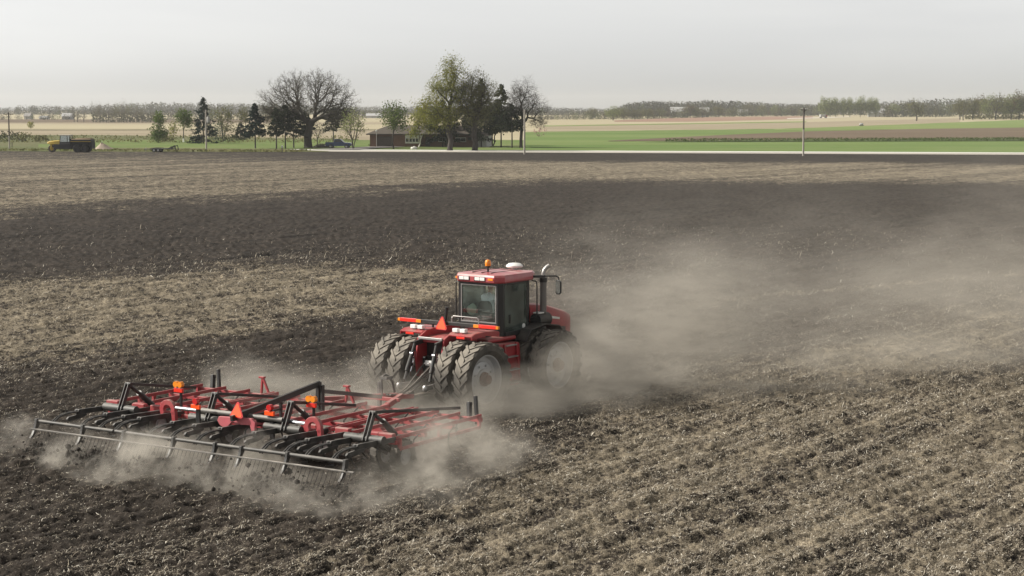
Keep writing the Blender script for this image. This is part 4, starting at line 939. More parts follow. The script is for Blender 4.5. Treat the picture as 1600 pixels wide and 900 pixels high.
def soil_material():
    m, nt, out = newmat('tilled_soil')
    tc = N(nt, 'ShaderNodeTexCoord'); P = tc.outputs['Object']
    cov, r, s = soil_cover_nodes(nt, P)
    # texture stretched a little along the working direction
    mp = N(nt, 'ShaderNodeMapping', {'Vector': P, 'Rotation': (0, 0, HD), 'Scale': (1.0, .45, 1.0)})
    V = mp.outputs[0]
    f1 = noise(nt, V, 14, 4, .7); f2 = noise(nt, V, 3.2, 4, .65); f3 = noise(nt, P, 45, 2, .6); f0 = noise(nt, V, .8, 4, .6)
    soil = mixc(nt, smooth(nt, f2, .3, .7), c4((.021, .0168, .0136)), c4((.047, .038, .0305)))
    soil = mixc(nt, M_(nt, 'MULTIPLY', smooth(nt, f1, .45, .75), M_(nt, 'MULTIPLY_ADD', cov, .6, .2)), soil, c4((.108, .092, .076)))
    dry = mixc(nt, smooth(nt, f3, .35, .65), c4((.228, .188, .130)), c4((.375, .32, .232)))
    t = M_(nt, 'ADD', M_(nt, 'ADD', M_(nt, 'MULTIPLY', f1, .55), M_(nt, 'MULTIPLY', f2, .30)), M_(nt, 'MULTIPLY', f0, .30))   # mean about .575
    c2 = M_(nt, 'ADD', M_(nt, 'MULTIPLY', cov, .80), .10)
    th = M_(nt, 'SUBTRACT', .84, M_(nt, 'MULTIPLY', c2, .48))
    msk = smooth(nt, t, th, M_(nt, 'ADD', th, .14))
    sepY = N(nt, 'ShaderNodeSeparateXYZ', {0: P}).outputs[1]
    col_ = mixc(nt, M_(nt, 'MULTIPLY', M_(nt, 'MULTIPLY', msk, smooth(nt, sepY, 36, 95, .62, .88)), smooth(nt, f3, .30, .62, .45, 1.1), clamp=True), soil, dry)
    # scattered pale flecks of stalk
    vor = N(nt, 'ShaderNodeTexVoronoi', {'Scale': 5.5, 'Vector': V, 'Randomness': 1.0})
    fl = M_(nt, 'MULTIPLY', smooth(nt, vor.outputs['Distance'], .10, .05), smooth(nt, noise(nt, P, 9.0, 1), .52, .6))
    col_ = mixc(nt, M_(nt, 'MULTIPLY', fl, M_(nt, 'MULTIPLY_ADD', cov, .5, .15)), col_, c4((.42, .38, .31)))
    g1 = noise(nt, V, 1.7, 5, .72); g2 = noise(nt, V, .33, 4, .7)
    mul = M_(nt, 'MULTIPLY', smooth(nt, g1, .25, .75, smooth(nt, sepY, 40, 80, .62, .45), 1.45), smooth(nt, g2, .25, .75, .75, 1.22))
    # narrow dark wheel and tine tracks left at the edges of each pass
    fr = M_(nt, 'FRACT', M_(nt, 'DIVIDE', M_(nt, 'ADD', r, M_(nt, 'MULTIPLY', noise(nt, P, .02, 2), 6)), 4.65))
    ln = M_(nt, 'MULTIPLY', smooth(nt, M_(nt, 'ABSOLUTE', M_(nt, 'SUBTRACT', fr, .5)), .015, .06, 1.0, 0.0), smooth(nt, noise(nt, V, .06, 3), .42, .62))
    mul = M_(nt, 'MULTIPLY', mul, M_(nt, 'SUBTRACT', 1.0, M_(nt, 'MULTIPLY', ln, M_(nt, 'MULTIPLY', smooth(nt, sepY, 60, 85), .50))))
    fr2 = M_(nt, 'FRACT', M_(nt, 'DIVIDE', M_(nt, 'ADD', r, M_(nt, 'MULTIPLY', noise(nt, P, .05, 2), 3)), 1.9))
    ln2 = M_(nt, 'MULTIPLY', smooth(nt, M_(nt, 'ABSOLUTE', M_(nt, 'SUBTRACT', fr2, .5)), .02, .20, 1.0, 0.0), smooth(nt, noise(nt, V, .12, 3), .38, .66))
    mul = M_(nt, 'MULTIPLY', mul, M_(nt, 'SUBTRACT', 1.0, M_(nt, 'MULTIPLY', ln2, M_(nt, 'MULTIPLY', smooth(nt, sepY, 55, 85), .34))))
    mm = N(nt, 'ShaderNodeCombineXYZ', {0: mul, 1: mul, 2: mul})
    col_ = mixc(nt, 1.0, col_, mm.outputs[0], 'MULTIPLY')
    bmp = N(nt, 'ShaderNodeBump', {'Strength': .75, 'Distance': .05, 'Height': M_(nt, 'ADD', f1, M_(nt, 'MULTIPLY', f3, .5))})
    b = N(nt, 'ShaderNodeBsdfPrincipled', {'Base Color': col_, 'Roughness': .95, 'Specular IOR Level': .15})
    nt.links.new(bmp.outputs[0], b.inputs['Normal']); nt.links.new(b.outputs[0], out.inputs[0])
    return m
SOIL = soil_material()

def hash2(ix, iy, seed):
    h = (ix.astype(np.int64) * 374761393 + iy.astype(np.int64) * 668265263 + seed * 974634777) & 0xFFFFFFFF
    h = ((h ^ (h >> 13)) * 1274126177) & 0xFFFFFFFF
    return ((h ^ (h >> 16)) & 0xFFFF) / 65535.0
def vnoise(x, y, seed):
    ix, iy = np.floor(x), np.floor(y); fx, fy = x - ix, y - iy
    fx, fy = fx * fx * (3 - 2 * fx), fy * fy * (3 - 2 * fy)
    a, b = hash2(ix, iy, seed), hash2(ix + 1, iy, seed); c, d = hash2(ix, iy + 1, seed), hash2(ix + 1, iy + 1, seed)
    return (a + (b - a) * fx) * (1 - fy) + (c + (d - c) * fx) * fy
def soil_height(X, Y):
    r = X * math.cos(HD) - Y * math.sin(HD); s = X * math.sin(HD) + Y * math.cos(HD)
    wv = 2.2 * (vnoise(X * .25, Y * .25, 5) - .5)
    h = .036 * np.sin(2 * np.pi * r / 1.25 + wv) * (.35 + vnoise(s * .22, r * .8, 6)) + .02 * np.sin(2 * np.pi * r / .42 + 2 * wv)
    h += .10 * (vnoise(r * 1.0, s * .4, 1) - .5)
    bil = lambda f, sd: 1 - np.abs(2 * vnoise(r * f, s * f * .75, sd) - 1)
    h += .11 * (bil(3.1, 2) - .5) * vnoise(X * .8, Y * .8, 9) + .075 * (bil(6.3, 3) - .5) + .05 * (bil(12.5, 4) - .5)
    h += .42 * np.clip(vnoise(r * 2.6, s * 2.2, 14) - .80, 0, 1) * (.4 + vnoise(r * 9, s * 9, 15))
    amp = np.clip(1.5 - Y / 260, .25, 1.0) * np.clip((330 - Y) / 60, 0, 1)
    return h * amp
# one sheet of tilled soil from behind the camera to beyond the road, finer where it is near
Ys = [-60, -30, -10, 0, 8, 14, 19, 23, 26, 28]; y = 29.5
while y < 360: Ys.append(y); y += max(.042, y * y * 4.6e-5)
Ys = np.array(Ys + [380.0])
core = np.arange(-.345, .3451, .00135); side_ = np.array([.36, .40, .47, .6, .8, 1.1, 1.5])
U = np.concatenate([-side_[::-1], core, side_])
Yg, Ug = np.meshgrid(Ys, U, indexing='ij')
Xg = Ug * np.maximum(np.abs(Yg), 60) * np.where(Yg < 29, 1, 1)
Xg = np.where(Yg >= 29, Ug * np.maximum(Yg, 29), Ug * 60)
Zg = np.where(Yg >= 29, soil_height(Xg, Yg), 0) - .02
nY, nU = Xg.shape
idx = np.arange(nY * nU).reshape(nY, nU)
F = np.stack([idx[:-1, :-1], idx[:-1, 1:], idx[1:, 1:], idx[1:, :-1]], axis=2).reshape(-1, 4)
f_ = mesh_np('tilled_field', np.stack([Xg, Yg, Zg], 2).reshape(-1, 3), F, SOIL, smooth=True); tag(f_, kind='structure')

# dry stalks and leaves lying on the soil
def residue():
    g = G(5); C_ = []
    def scatter(n, y0, y1, k):
        Y = y0 * (y1 / y0) ** g.uniform(0, 1, n) if k else g.uniform(y0, y1, n)
        X = g.uniform(-.33, .33, n) * Y
        cv = soil_cover(X, Y); patch = vnoise(X * .9, Y * .5, 21)
        rr = X * math.cos(HD) - Y * math.sin(HD); fur = .5 - .5 * np.sin(2 * np.pi * rr / 1.25 + 2.2 * (vnoise(X * .25, Y * .25, 5) - .5)); keep = g.uniform(0, 1, n) < np.clip(.24 - .16 * np.clip((Y - 58) / 30, 0, 1) + cv * 1.0, 0, 1) * (.15 + 1.1 * patch) * (.45 + .8 * (1 - fur))
        return X[keep], Y[keep]
    X1, Y1 = scatter(640000, 29.5, 58, True); X2, Y2 = scatter(150000, 58, 125, True)
    X, Y = np.concatenate([X1, X2]), np.concatenate([Y1, Y2]); n = len(X)
    far = np.clip((Y - 40) / 60, 0, 1)
    L = g.lognormal(math.log(.045), .50, n) * (1 + 1.7 * far); W = g.uniform(.006, .016, n) * (1 + 1.5 * far)
    a = np.where(g.uniform(0, 1, n) < .35, math.pi / 2 - HD + g.normal(0, .5, n), g.uniform(0, np.pi * 2, n)); tilt = g.normal(.12, .32, n); tilt = np.where(g.uniform(0, 1, n) < .03 + .30 * far, g.uniform(.6, 1.3, n), tilt)
    d = np.stack([np.cos(a) * np.cos(tilt), np.sin(a) * np.cos(tilt), np.sin(tilt)], 1)
    w = np.stack([-np.sin(a), np.cos(a), g.normal(0, .5, n)], 1); w /= np.linalg.norm(w, axis=1, keepdims=True)
    c = np.stack([X, Y, soil_height(X, Y) - .02 + .006 + np.abs(np.sin(tilt)) * L * .38], 1)
    bend = np.stack([np.zeros(n), np.zeros(n), L * g.uniform(-.10, .22, n)], 1) + w * (L * g.normal(0, .16, n))[:, None]
    p0, p1, p2 = c - d * L[:, None] / 2, c + bend, c + d * L[:, None] / 2
    wv = w * W[:, None] / 2
    V = np.stack([p0 - wv * .7, p0 + wv * .7, p1 - wv, p1 + wv, p2 - wv * .35, p2 + wv * .35], 1).reshape(-1, 3)
    b = (np.arange(n) * 6)[:, None]
    F = np.concatenate([b + np.array([[0, 1, 3, 2]]), b + np.array([[2, 3, 5, 4]])])
    kind = np.where(g.uniform(0, 1, n) < .12 - .08 * far, 1, np.where(g.uniform(0, 1, n) < .62, 2, 0)); kind = np.concatenate([kind, kind])
    mt = [paint('dry_stalk', (.33, .29, .225), .85, var=.25, scale=3, spec=.25), paint('bleached_stalk', (.58, .54, .46), .8, var=.2, scale=3, spec=.25), paint('brown_residue', (.18, .152, .118), .9, var=.3, scale=3, spec=.2)]
    o = mesh_np('crop_residue', V, F, None, mats=mt, midx=kind); tag(o, 'dry corn stalks and leaves scattered over the tilled soil', kind='stuff')
residue()

# the country beyond: one base sheet to the horizon and thin sheets for each field
def fieldmat(name, a, b, scale=.05, fine=.6, spots=None, stretch=(1, 1, 1)):
    m, nt, out = newmat(name)
    tc = N(nt, 'ShaderNodeTexCoord'); mp = N(nt, 'ShaderNodeMapping', {'Vector': tc.outputs['Object'], 'Rotation': (0, 0, -RA), 'Scale': stretch}); P = mp.outputs[0]
    f = M_(nt, 'ADD', M_(nt, 'MULTIPLY', noise(nt, P, scale, 5, .6), .6), M_(nt, 'MULTIPLY', noise(nt, P, fine, 3, .6), .4))
    c = mixc(nt, smooth(nt, f, .34, .66), c4(a), c4(b))
    if spots: c = mixc(nt, M_(nt, 'MULTIPLY', smooth(nt, noise(nt, P, scale * 3, 4, .65), .5, .72), .7), c, c4(spots))
    bs = N(nt, 'ShaderNodeBsdfPrincipled', {'Base Color': c, 'Roughness': .95, 'Specular IOR Level': .1}); nt.links.new(bs.outputs[0], out.inputs[0])
    return m
F_BASE = fieldmat('distant_land', (.27, .215, .15), (.36, .30, .215), .01, .1)
F_LAWN = fieldmat('lawn_grass', (.095, .155, .036), (.155, .185, .065), .05, .7, (.17, .165, .08))
F_GREEN = fieldmat('young_crop', (.10, .165, .042), (.165, .215, .072), .012, .30, (.17, .19, .07), stretch=(.35, 1.6, 1))
F_GREEN2 = fieldmat('bright_young_crop', (.14, .20, .060), (.20, .24, .085), .02, .3)
F_WEED = fieldmat('weedy_grass', (.13, .125, .06), (.095, .115, .045), .05, .7, (.21, .18, .115))
F_TALL = fieldmat('tall_dark_grass', (.055, .080, .028), (.085, .11, .04), .1, .7)
F_TAN = fieldmat('pale_stubble', (.335, .29, .19), (.42, .37, .25), .012, .2, stretch=(.3, 1, 1))
F_PINK = fieldmat('pinkish_soil', (.255, .212, .146), (.33, .278, .195), .015, .2, stretch=(.3, 1, 1))
F_BROWN = fieldmat('brown_soil', (.115, .085, .058), (.16, .122, .085), .02, .3, stretch=(.3, 1, 1))
F_RED = fieldmat('reddish_soil', (.25, .155, .115), (.31, .205, .15), .012, .2, stretch=(.3, 1, 1))
F_DARKL = fieldmat('dark_field_edge', (.085, .080, .042), (.13, .115, .06), .05, .5)
def ground_quad(name, poly, mat, z, pix=True):
    b = MB(); pts = []
    for x, y in poly:
        p = at(x, y); pts.append((p.x, p.y, z))
    b.add(pts, [tuple(range(len(pts)))])
    o = b.build(name, mat); 
    if o.data.polygons[0].normal.z < 0: o.data.flip_normals()
    return tag(o, kind='structure')
b = MB(); b.add([(-4200, -400, -1.0), (4200, -400, -1.0), (4200, 5200, -1.0), (-4200, 5200, -1.0)], [(0, 1, 2, 3)]); tag(b.build('ground', F_BASE), kind='structure')
LX, RX = -900, 2500     # field sheets run well past both edges of the view
ry = lambda x: 234.5 + (242 - 234.5) * x / 1600.0
def strip(name, x0, x1, pts_bottom, pts_top, mat, z):
    return ground_quad(name, list(pts_bottom) + list(reversed(pts_top)), mat, z)
yb_ = lambda x: ry(x) - 2.0
EDGE = G(77)
def lerp_pts(x0, x1, fn, n=60): return [(x0 + (x1 - x0) * k / n, fn(x0 + (x1 - x0) * k / n) + EDGE.normal(0, .10)) for k in range(n + 1)]
strip('pale_field', LX, RX, lerp_pts(LX, RX, lambda x: 226), lerp_pts(LX, RX, lambda x: 176), F_TAN, .02)
strip('soil_field', LX, 700, lerp_pts(LX, 700, lambda x: 224), lerp_pts(LX, 700, lambda x: 203.5), F_PINK, .05)
strip('field_edge', LX, 640, lerp_pts(LX, 640, lambda x: 203.9), lerp_pts(LX, 640, lambda x: 202.6), F_DARKL, .08)
strip('far_soil', LX, 640, lerp_pts(LX, 640, lambda x: 194.2), lerp_pts(LX, 640, lambda x: 191.6), F_PINK, .06)
strip('far_brown_field', LX, 460, lerp_pts(LX, 460, lambda x: 191.6), lerp_pts(LX, 460, lambda x: 186.5), F_BROWN, .06)
strip('weedy_verge', LX, 560, lerp_pts(LX, 560, lambda x: yb_(x)), lerp_pts(LX, 560, lambda x: 211.5 + max(0, x - 150) * .016), F_WEED, .10)
strip('lawn', 60, 860, lerp_pts(60, 860, lambda x: yb_(x)), lerp_pts(60, 860, lambda x: 226 if x < 150 else 219.5), F_LAWN, .14)
strip('green_field', 820, RX, lerp_pts(820, RX, lambda x: yb_(x)), lerp_pts(820, RX, lambda x: 206.8 - (x - 820) * .0125 if x < 1650 else 196.4), F_GREEN, .16)
strip('far_green_field', 1210, RX, lerp_pts(1210, RX, lambda x: 204.6 - (x - 1210) * .008 if x < 1700 else 200.7), lerp_pts(1210, RX, lambda x: 202.5 - (x - 1210) * .038 if x < 1600 else 187.5), F_GREEN2, .20)
strip('brown_field', 950, RX, [(950, 222), (1300, 219.6), (1700, 217.5), (RX, 217)], [(950, 221.4), (1120, 212.5), (1260, 206.3), (1450, 202.0), (1700, 198.8), (RX, 198.0)], F_BROWN, .24)
strip('tall_grass_strip', 1000, RX, [(1000, 223.5), (1300, 222.4), (1700, 221.4), (RX, 221)], [(1000, 223.4), (1120, 221.4), (1300, 219.2), (1700, 217.0), (RX, 216.6)], F_TALL, .30)
strip('far_reddish_field', 960, 1270, [(960, 190.5), (1080, 190.2), (1180, 188), (1270, 185.6)], [(960, 188.2), (1050, 184.5), (1150, 182.6), (1270, 181.6)], F_RED, .06)
strip('far_soil_field', 850, RX, [(850, 205.5), (1200, 201.2), (1500, 195.5)], [(850, 197.5), (1150, 193.6), (1500, 184.5)], F_PINK, .05)
strip('far_yellow_verge', 850, 1260, [(850, 197.8), (1050, 194.6), (1260, 191.2)], [(850, 196.4), (1050, 193.2), (1260, 189.6)], F_GREEN2, .08)
strip('far_track', 1230, 1330, [(1230, 186), (1290, 184.6), (1330, 182.6)], [(1230, 184.8), (1290, 183.4), (1330, 181.9)], paint('gravel_track', (.55, .50, .43), .9, scale=.3), .10)

# raised pale road: a bed with gravel shoulders and a lighter driving surface
GRAVEL = paint('gravel', (.40, .37, .32), .95, var=.3, scale=3, bump=.3); CONCRETE = paint('pale_concrete', (.62, .60, .56), .85, var=.12, scale=.5)
def along(t, n_, z): return tuple(ROAD0 + ROADDIR * t + ROADN * n_) [:2] + (z,)
rp = lambda n_, z, t: (along(t, n_, z))
b = MB(); prof = [(0, -.1), (0.0, .04), (1.4, .22), (7.4, .22), (8.8, .04), (8.8, -.1)]
b.loft([[rp(n_, z, t) for n_, z in prof] for t in (-1500, -300, -74, 0, 300, 1500)]); o = b.build('road_shoulder', GRAVEL); tag(o, kind='structure')
b = MB(); b.loft([[rp(n_, z, t) for n_, z in ((1.5, .224), (7.3, .224), (7.3, .245), (1.5, .245))] for t in (-1500, 0, 1500)]); tag(b.build('road', CONCRETE), kind='structure')
# mown verge at the near side of the road where the yard is
m_ = F_WEED; b = MB(); pts = [(-1500, -9), (-62, -9), (-40, -5), (-30, -1)]; top = [(-1500, 3.0), (-62, 3.0), (-40, 2.0), (-30, .2)]
b.add([rp(n_, .03 + (.22 * max(0, min(1, n_ / 3.0))), t) for t, n_ in pts] + [rp(n_, z, t) for (t, n_), z in zip(reversed(top), (.06, .42, .50, .50))], [(0, 1, 6, 7), (1, 2, 5, 6), (2, 3, 4, 5)])
tag(b.build('road_verge', m_), kind='structure')
def tufts(name, label, region, n, h, mat, g):
    pts = np.array([tuple(region(g)) for _ in range(n)]); C_ = pts + np.array([[0, 0, h * .45]])
    V, F = quads(C_, h, g, 1.0); V[:, 2] = np.maximum(V[:, 2], .03)
    tag(mesh_np(name, V, F, mat), label, kind='stuff')
L_WEED = leafmat('weed_leaf', (.13, .145, .05), (.20, .18, .09), .15)
L_TALLG = leafmat('tall_grass_leaf', (.06, .09, .03), (.10, .125, .045), .1)
def reg_verge(g):
    t = g.uniform(-170, -34); n_ = g.uniform(-8, 1.5); p = rp(n_, .1, t); return (p[0], p[1], .05)
tufts('weeds', 'olive weeds along the near side of the road', reg_verge, 2600, .45, L_WEED, G(91))
def reg_weed(g):
    x = g.uniform(-250, 560); y_ = g.uniform(212.5, 224); p = at(x, y_); return (p.x, p.y, .1)
tufts('tall_weeds', 'tall olive weeds between the yard and the pale field', reg_weed, 3000, .4, L_WEED, G(92))
def reg_tall(g):
    x = 1800 - 760 * g.uniform(0, 1) ** 1.5; y_ = g.uniform(218.2 - (x - 1300) * .004, 222.4 - (x - 1300) * .003); p = at(x, y_); return (p.x, p.y, .3)
tufts('tall_grass', 'dark green tall grass along the ditch in the green field', reg_tall, 4200, .34, L_TALLG, G(93))
# drive from the road to the garage
pt = [at(x, y_) for x, y_ in ((486, 235.6), (560, 236.2), (612, 231.5), (636, 230.3), (634, 229.2), (590, 229.3), (540, 232.4))]
b = MB(); b.add([(p.x, p.y, .40 if i < 2 else .18) for i, p in enumerate(pt)], [tuple(range(7))]); o = b.build('drive', paint('drive_gravel', (.20, .185, .17), .9, scale=.6)); tag(o, kind='structure')

# far woods that read as one mass: hundreds of small far crowns
def woods():
    g = G(33); C_, S, K = [], [], []
    def row(x0, x1, ybase, ytop, n, kinds, dens=60, jit=1.5):
        dens = dens * 2
        for k in range(n):
            x = x0 + (x1 - x0) * (k + g.uniform(0, 1)) / n
            yt = np.interp(x, [p[0] for p in ytop], [p[1] for p in ytop]) + g.normal(0, jit * .6)
            yb = np.interp(x, [p[0] for p in ybase], [p[1] for p in ybase]); p = at(x, yb); mp_ = p.y / FPX
            H_ = max(3, (yb - yt) * mp_); Wd = H_ * g.uniform(.30, .5)
            kind = g.choice(len(kinds), p=kinds)
            q = g.normal(size=(dens, 3)); q /= np.linalg.norm(q, axis=1, keepdims=True); q *= g.uniform(0, 1, (dens, 1)) ** .4
            pts = np.stack([p.x + q[:, 0] * Wd, p.y + g.uniform(-20, 20) + q[:, 1] * Wd, H_ * .55 + q[:, 2] * H_ * .45], 1); lo = g.uniform(0, 1, dens) < .45; pts[lo, 2] = g.uniform(0, .5, lo.sum()) * H_
            C_.append(pts); S.append(np.full(dens, H_ * .085)); K.append(np.full(dens, kind))
    # long hill line at the left, wooded hill right of centre, line to the right edge; nearer, lower rows in front
    row(-500, 640, [(-500, 179), (640, 179)], [(-500, 166), (0, 168), (60, 164), (120, 166), (240, 160), (320, 161), (420, 162), (520, 165), (640, 166)], 760, [.62, .22, .10, .06], 46)
    row(640, 960, [(640, 180), (960, 180)], [(640, 166), (850, 167), (960, 170)], 260, [.7, .2, .05, .05], 46, .8)
    row(955, 1290, [(955, 182), (1290, 179)], [(955, 171), (985, 160), (1010, 157.5), (1060, 159), (1110, 156.5), (1160, 158), (1200, 161), (1290, 163)], 300, [.75, .15, .05, .05], 50, .8)
    row(1240, 2300, [(1240, 180), (1480, 179), (2300, 178)], [(1240, 163), (1330, 161), (1400, 157), (1480, 154), (1700, 150), (2300, 152)], 460, [.75, .15, .05, .05], 50, 1.2)
    row(-500, 120, [(-500, 187.5), (120, 187)], [(-500, 176), (0, 178), (40, 180), (85, 173), (120, 177)], 110, [.35, .35, .15, .15], 46)
    row(840, 1300, [(840, 187), (1000, 186), (1150, 182), (1300, 181)], [(840, 179), (900, 176), (1000, 170), (1150, 168), (1300, 167)], 240, [.3, .3, .2, .2], 46)
    row(240, 420, [(240, 187), (420, 187)], [(240, 172), (330, 170), (420, 174)], 60, [.5, .3, .1, .1], 46)
    row(555, 640, [(555, 184), (640, 184)], [(555, 172), (640, 173)], 34, [.6, .2, .1, .1], 46)
    row(1380, 1500, [(1380, 183), (1500, 182)], [(1380, 163), (1430, 160), (1500, 164)], 60, [.6, .2, .1, .1], 46)
    C_ = np.concatenate(C_); S = np.concatenate(S); K = np.concatenate(K)
    V, F = quads(C_, S, g)
    V[:, 2] = np.maximum(V[:, 2], -.5)
    o = mesh_np('far_woods', V, F, None, mats=[leafmat('far_grey_twigs', (.056, .058, .048), (.082, .082, .064), .02, .2), leafmat('far_olive', (.070, .078, .042), (.10, .102, .058), .02, .2), leafmat('far_brown', (.12, .095, .068), (.10, .09, .06), .02, .2), leafmat('far_green', (.10, .125, .055), (.14, .155, .075), .02, .2)], midx=K)
    tag(o, 'grey-brown spring woods along the whole horizon', kind='stuff')
woods()
# undergrowth of copse and grove
def reg_copse(g):
    x = g.uniform(143, 243); p = at(x, 191.4 + g.uniform(-.6, .5)); return (p.x, p.y, g.uniform(0, 5) ** 1)
tufts('undergrowth', 'grey-green undergrowth filling the foot of the bare copse', reg_copse, 700, 1.1, leafmat('grey_undergrowth', (.10, .105, .075), (.135, .125, .09), .08), G(94))
def reg_grove(g):
    x = g.uniform(1508, 1700); p = at(x, 186.5 + g.uniform(-.7, .5)); return (p.x, p.y, abs(g.normal(0, 1.6)))
tufts('undergrowth', 'olive undergrowth at the foot of the grove', reg_grove, 1300, 1.3, leafmat('olive_undergrowth', (.10, .105, .055), (.15, .13, .08), .08), G(95))
# ------------------------------------------------------------------ the house
def quick(name, mat, parent, *boxes, bevel=0.0):
    b = MB()
    for q in boxes: b.box(*q)
    return b.build(name, mat, parent, bevel=bevel)
def brickmat(name, a, b_, mort):
    m, nt, out = newmat(name)
    tc = N(nt, 'ShaderNodeTexCoord'); sep = N(nt, 'ShaderNodeSeparateXYZ', {0: tc.outputs['Object']})
    v = N(nt, 'ShaderNodeCombineXYZ', {0: M_(nt, 'ADD', sep.outputs[0], sep.outputs[1]), 1: sep.outputs[2]})
    br = N(nt, 'ShaderNodeTexBrick', {'Vector': v.outputs[0], 'Color1': c4(a), 'Color2': c4(b_), 'Mortar': c4(mort), 'Scale': 4.0, 'Mortar Size': .012})
    c = mixc(nt, noise(nt, tc.outputs['Object'], 1.2, 4), br.outputs[0], c4(a), 'MIX')
    bs = N(nt, 'ShaderNodeBsdfPrincipled', {'Base Color': c, 'Roughness': .9}); nt.links.new(bs.outputs[0], out.inputs[0]); return m
BRICK = brickmat('red_brown_brick', (.15, .080, .055), (.20, .115, .08), (.26, .23, .20)); SHINGLE = paint('brown_shingle', (.075, .062, .048), .9, var=.25, scale=1.2)
WHITEW = paint('white_woodwork', (.72, .71, .68), .6, var=.06); DARKGL = paint('dark_window_glass', (.03, .035, .04), .08, var=.1); DOORB = paint('brown_garage_door', (.075, .060, .050), .6, var=.15); PALES = paint('pale_siding', (.45, .44, .41), .7, var=.08)
hp = at(578, 230.2)
hs = thing('brick_house', 'long low brick ranch house with a brown hip roof behind the yard trees', 'house', (hp.x, hp.y, .12), RA * .6)
Lh, Dh, He = 24.0, 8.6, 2.55
b = MB(); b.box(0, 1.5, 0, Dh, 0, He); b.box(1.5, 5.0, .25, Dh, 0, He); b.box(5.0, 7.4, 0, Dh, 0, He); b.box(7.4, 10.6, .0, Dh, 0, He); b.box(10.6, 13.4, 1.2, Dh, 0, He); b.box(13.4, 21.8, .2, Dh, 0, He)
b.build('wall', BRICK, hs)
b = MB(); e = .65; rz0, rz1 = He, 4.45; ym = Dh / 2
b.add([(-e, -e, rz0), (Lh - 2.0, -e, rz0), (Lh - 2.0, Dh + e, rz0), (-e, Dh + e, rz0), (3.2, ym, rz1), (Lh - 2.0, ym, rz1), (-e, -e, rz0 + .16), (Lh - 2.0, -e, rz0 + .16), (Lh - 2.0, Dh + e, rz0 + .16), (-e, Dh + e, rz0 + .16)],
      [(0, 1, 2, 3), (6, 7, 5, 4), (9, 4, 5, 8), (6, 4, 9), (7, 8, 5), (0, 6, 7, 1), (1, 7, 8, 2), (2, 8, 9, 3), (3, 9, 6, 0)])
rf = b.build('roof', SHINGLE, hs)
quick('chimney', BRICK, rf, (12.0, 12.9, ym + .2, ym + 1.0, 3.9, 5.1))
quick('fascia', DOORB, rf, (-e - .03, Lh - 2.0, -e - .05, -e - .01, rz0 - .06, rz0 + .12))
gdr = quick('garage_door', DOORB, hs, (1.62, 4.88, .10, .24, 0, 2.15))
b = MB()
for k in range(4):
    for j in range(4): b.box(1.72 + k * .8, 2.40 + k * .8, .07, .099, .1 + j * .52, .52 + j * .52)
b.build('door_panels', DOORB, gdr)
def window(x0, x1, z0, z1, y, n, parent):
    w = quick('window', DARKGL, parent, (x0, x1, y - .03, y - .01, z0, z1))
    b = MB(); b.box(x0 - .10, x1 + .10, y - .10, y - .031, z1, z1 + .14); b.box(x0 - .10, x0, y - .10, y - .031, z0, z1); b.box(x1, x1 + .10, y - .10, y - .031, z0, z1)
    for k in range(1, n): xx = x0 + (x1 - x0) * k / n; b.box(xx - .07, xx + .07, y - .09, y - .032, z0, z1)
    b.build('frame', WHITEW, w); quick('sill', WHITEW, w, (x0 - .12, x1 + .12, y - .16, y - .005, z0 - .10, z0 - .002))
quick('white_panel', WHITEW, hs, (7.5, 10.5, -.06, -.004, .72, 2.5))
window(7.65, 10.35, 1.05, 1.75, -.065, 4, hs)
window(14.6, 16.0, 1.15, 1.85, .2, 2, hs); window(18.2, 20.2, 1.15, 1.85, .2, 2, hs)
dd = quick('front_door', paint('dark_door', (.06, .04, .035), .5), hs, (11.6, 12.5, 1.12, 1.19, 0, 2.05)); quick('handle', STEEL, dd, (12.36, 12.42, 1.06, 1.115, .98, 1.10))
quick('end_wall', PALES, hs, (21.82, 24.6, .0, Dh, 0, 2.3)); b = MB(); b.add([(21.5, -.4, 2.3), (25.0, -.4, 2.3), (25.0, Dh + .4, 2.3), (21.5, Dh + .4, 2.3), (21.8, ym, 3.2), (24.9, ym, 3.2)], [(0, 1, 2, 3), (0, 1, 5, 4), (2, 3, 4, 5), (1, 2, 5), (3, 0, 4)]); b.build('end_roof', SHINGLE, hs)
# yard light, rocks, brush
p = at(588.5, 231); yl = thing('yard_light', 'thin pale lamp post standing on the drive before the garage', 'lamp post', p)
b = MB(); b.tube((0, 0, 0), (0, 0, 3.3), .06, .05, n=10); b.build('post', PALES, yl, smooth=40); b = MB(); b.lathe([(.06, 3.3), (.16, 3.38), (.18, 3.62), (.06, 3.72), (.001, 3.74)], n=14); b.build('lamp_head', WHITEW, yl, smooth=40)
def rock(name, label, x, y, r, mat, cat, sz=(1, .8, .7), seed=1):
    b = MB(); b.ball((0, 0, sz[2] * r * .5), sz[0] * r, sz[1] * r, sz[2] * r, 16, 10); g = G(seed)
    b.v = [tuple(np.array(v) * (1 + .16 * math.sin(4 * v[0] / r + seed) * math.cos(5 * v[2] / r) + g.normal(0, .03))) for v in b.v]
    o = b.build(name, mat, None, smooth=50); o.location = at(x, y); return tag(o, label, cat)
rock('boulder', 'white boulder on the lawn below the birch', 647, 234.3, .65, paint('white_stone', (.62, .60, .55), .9, scale=3), 'boulder')
g = G(3); o, m = px_tree('brush_pile', 'low pile of dark brush and stones beside the oak trunk', 505, 231.5, 'brush pile')
Pq = np.stack([g.uniform(-2.2, 2.2, 240), g.uniform(-1, 1, 240), g.uniform(0, .9, 240)], 1); Pq[:, 2] *= 1 - (np.abs(Pq[:, 0]) / 2.4) ** 2
Qq = Pq + g.normal(size=(240, 3)) * [.6, .5, .22]; V, F = tubes(Pq, Qq, np.full(240, .05), np.full(240, .02), 4); mesh_np('branches', V, F, BARK, o)
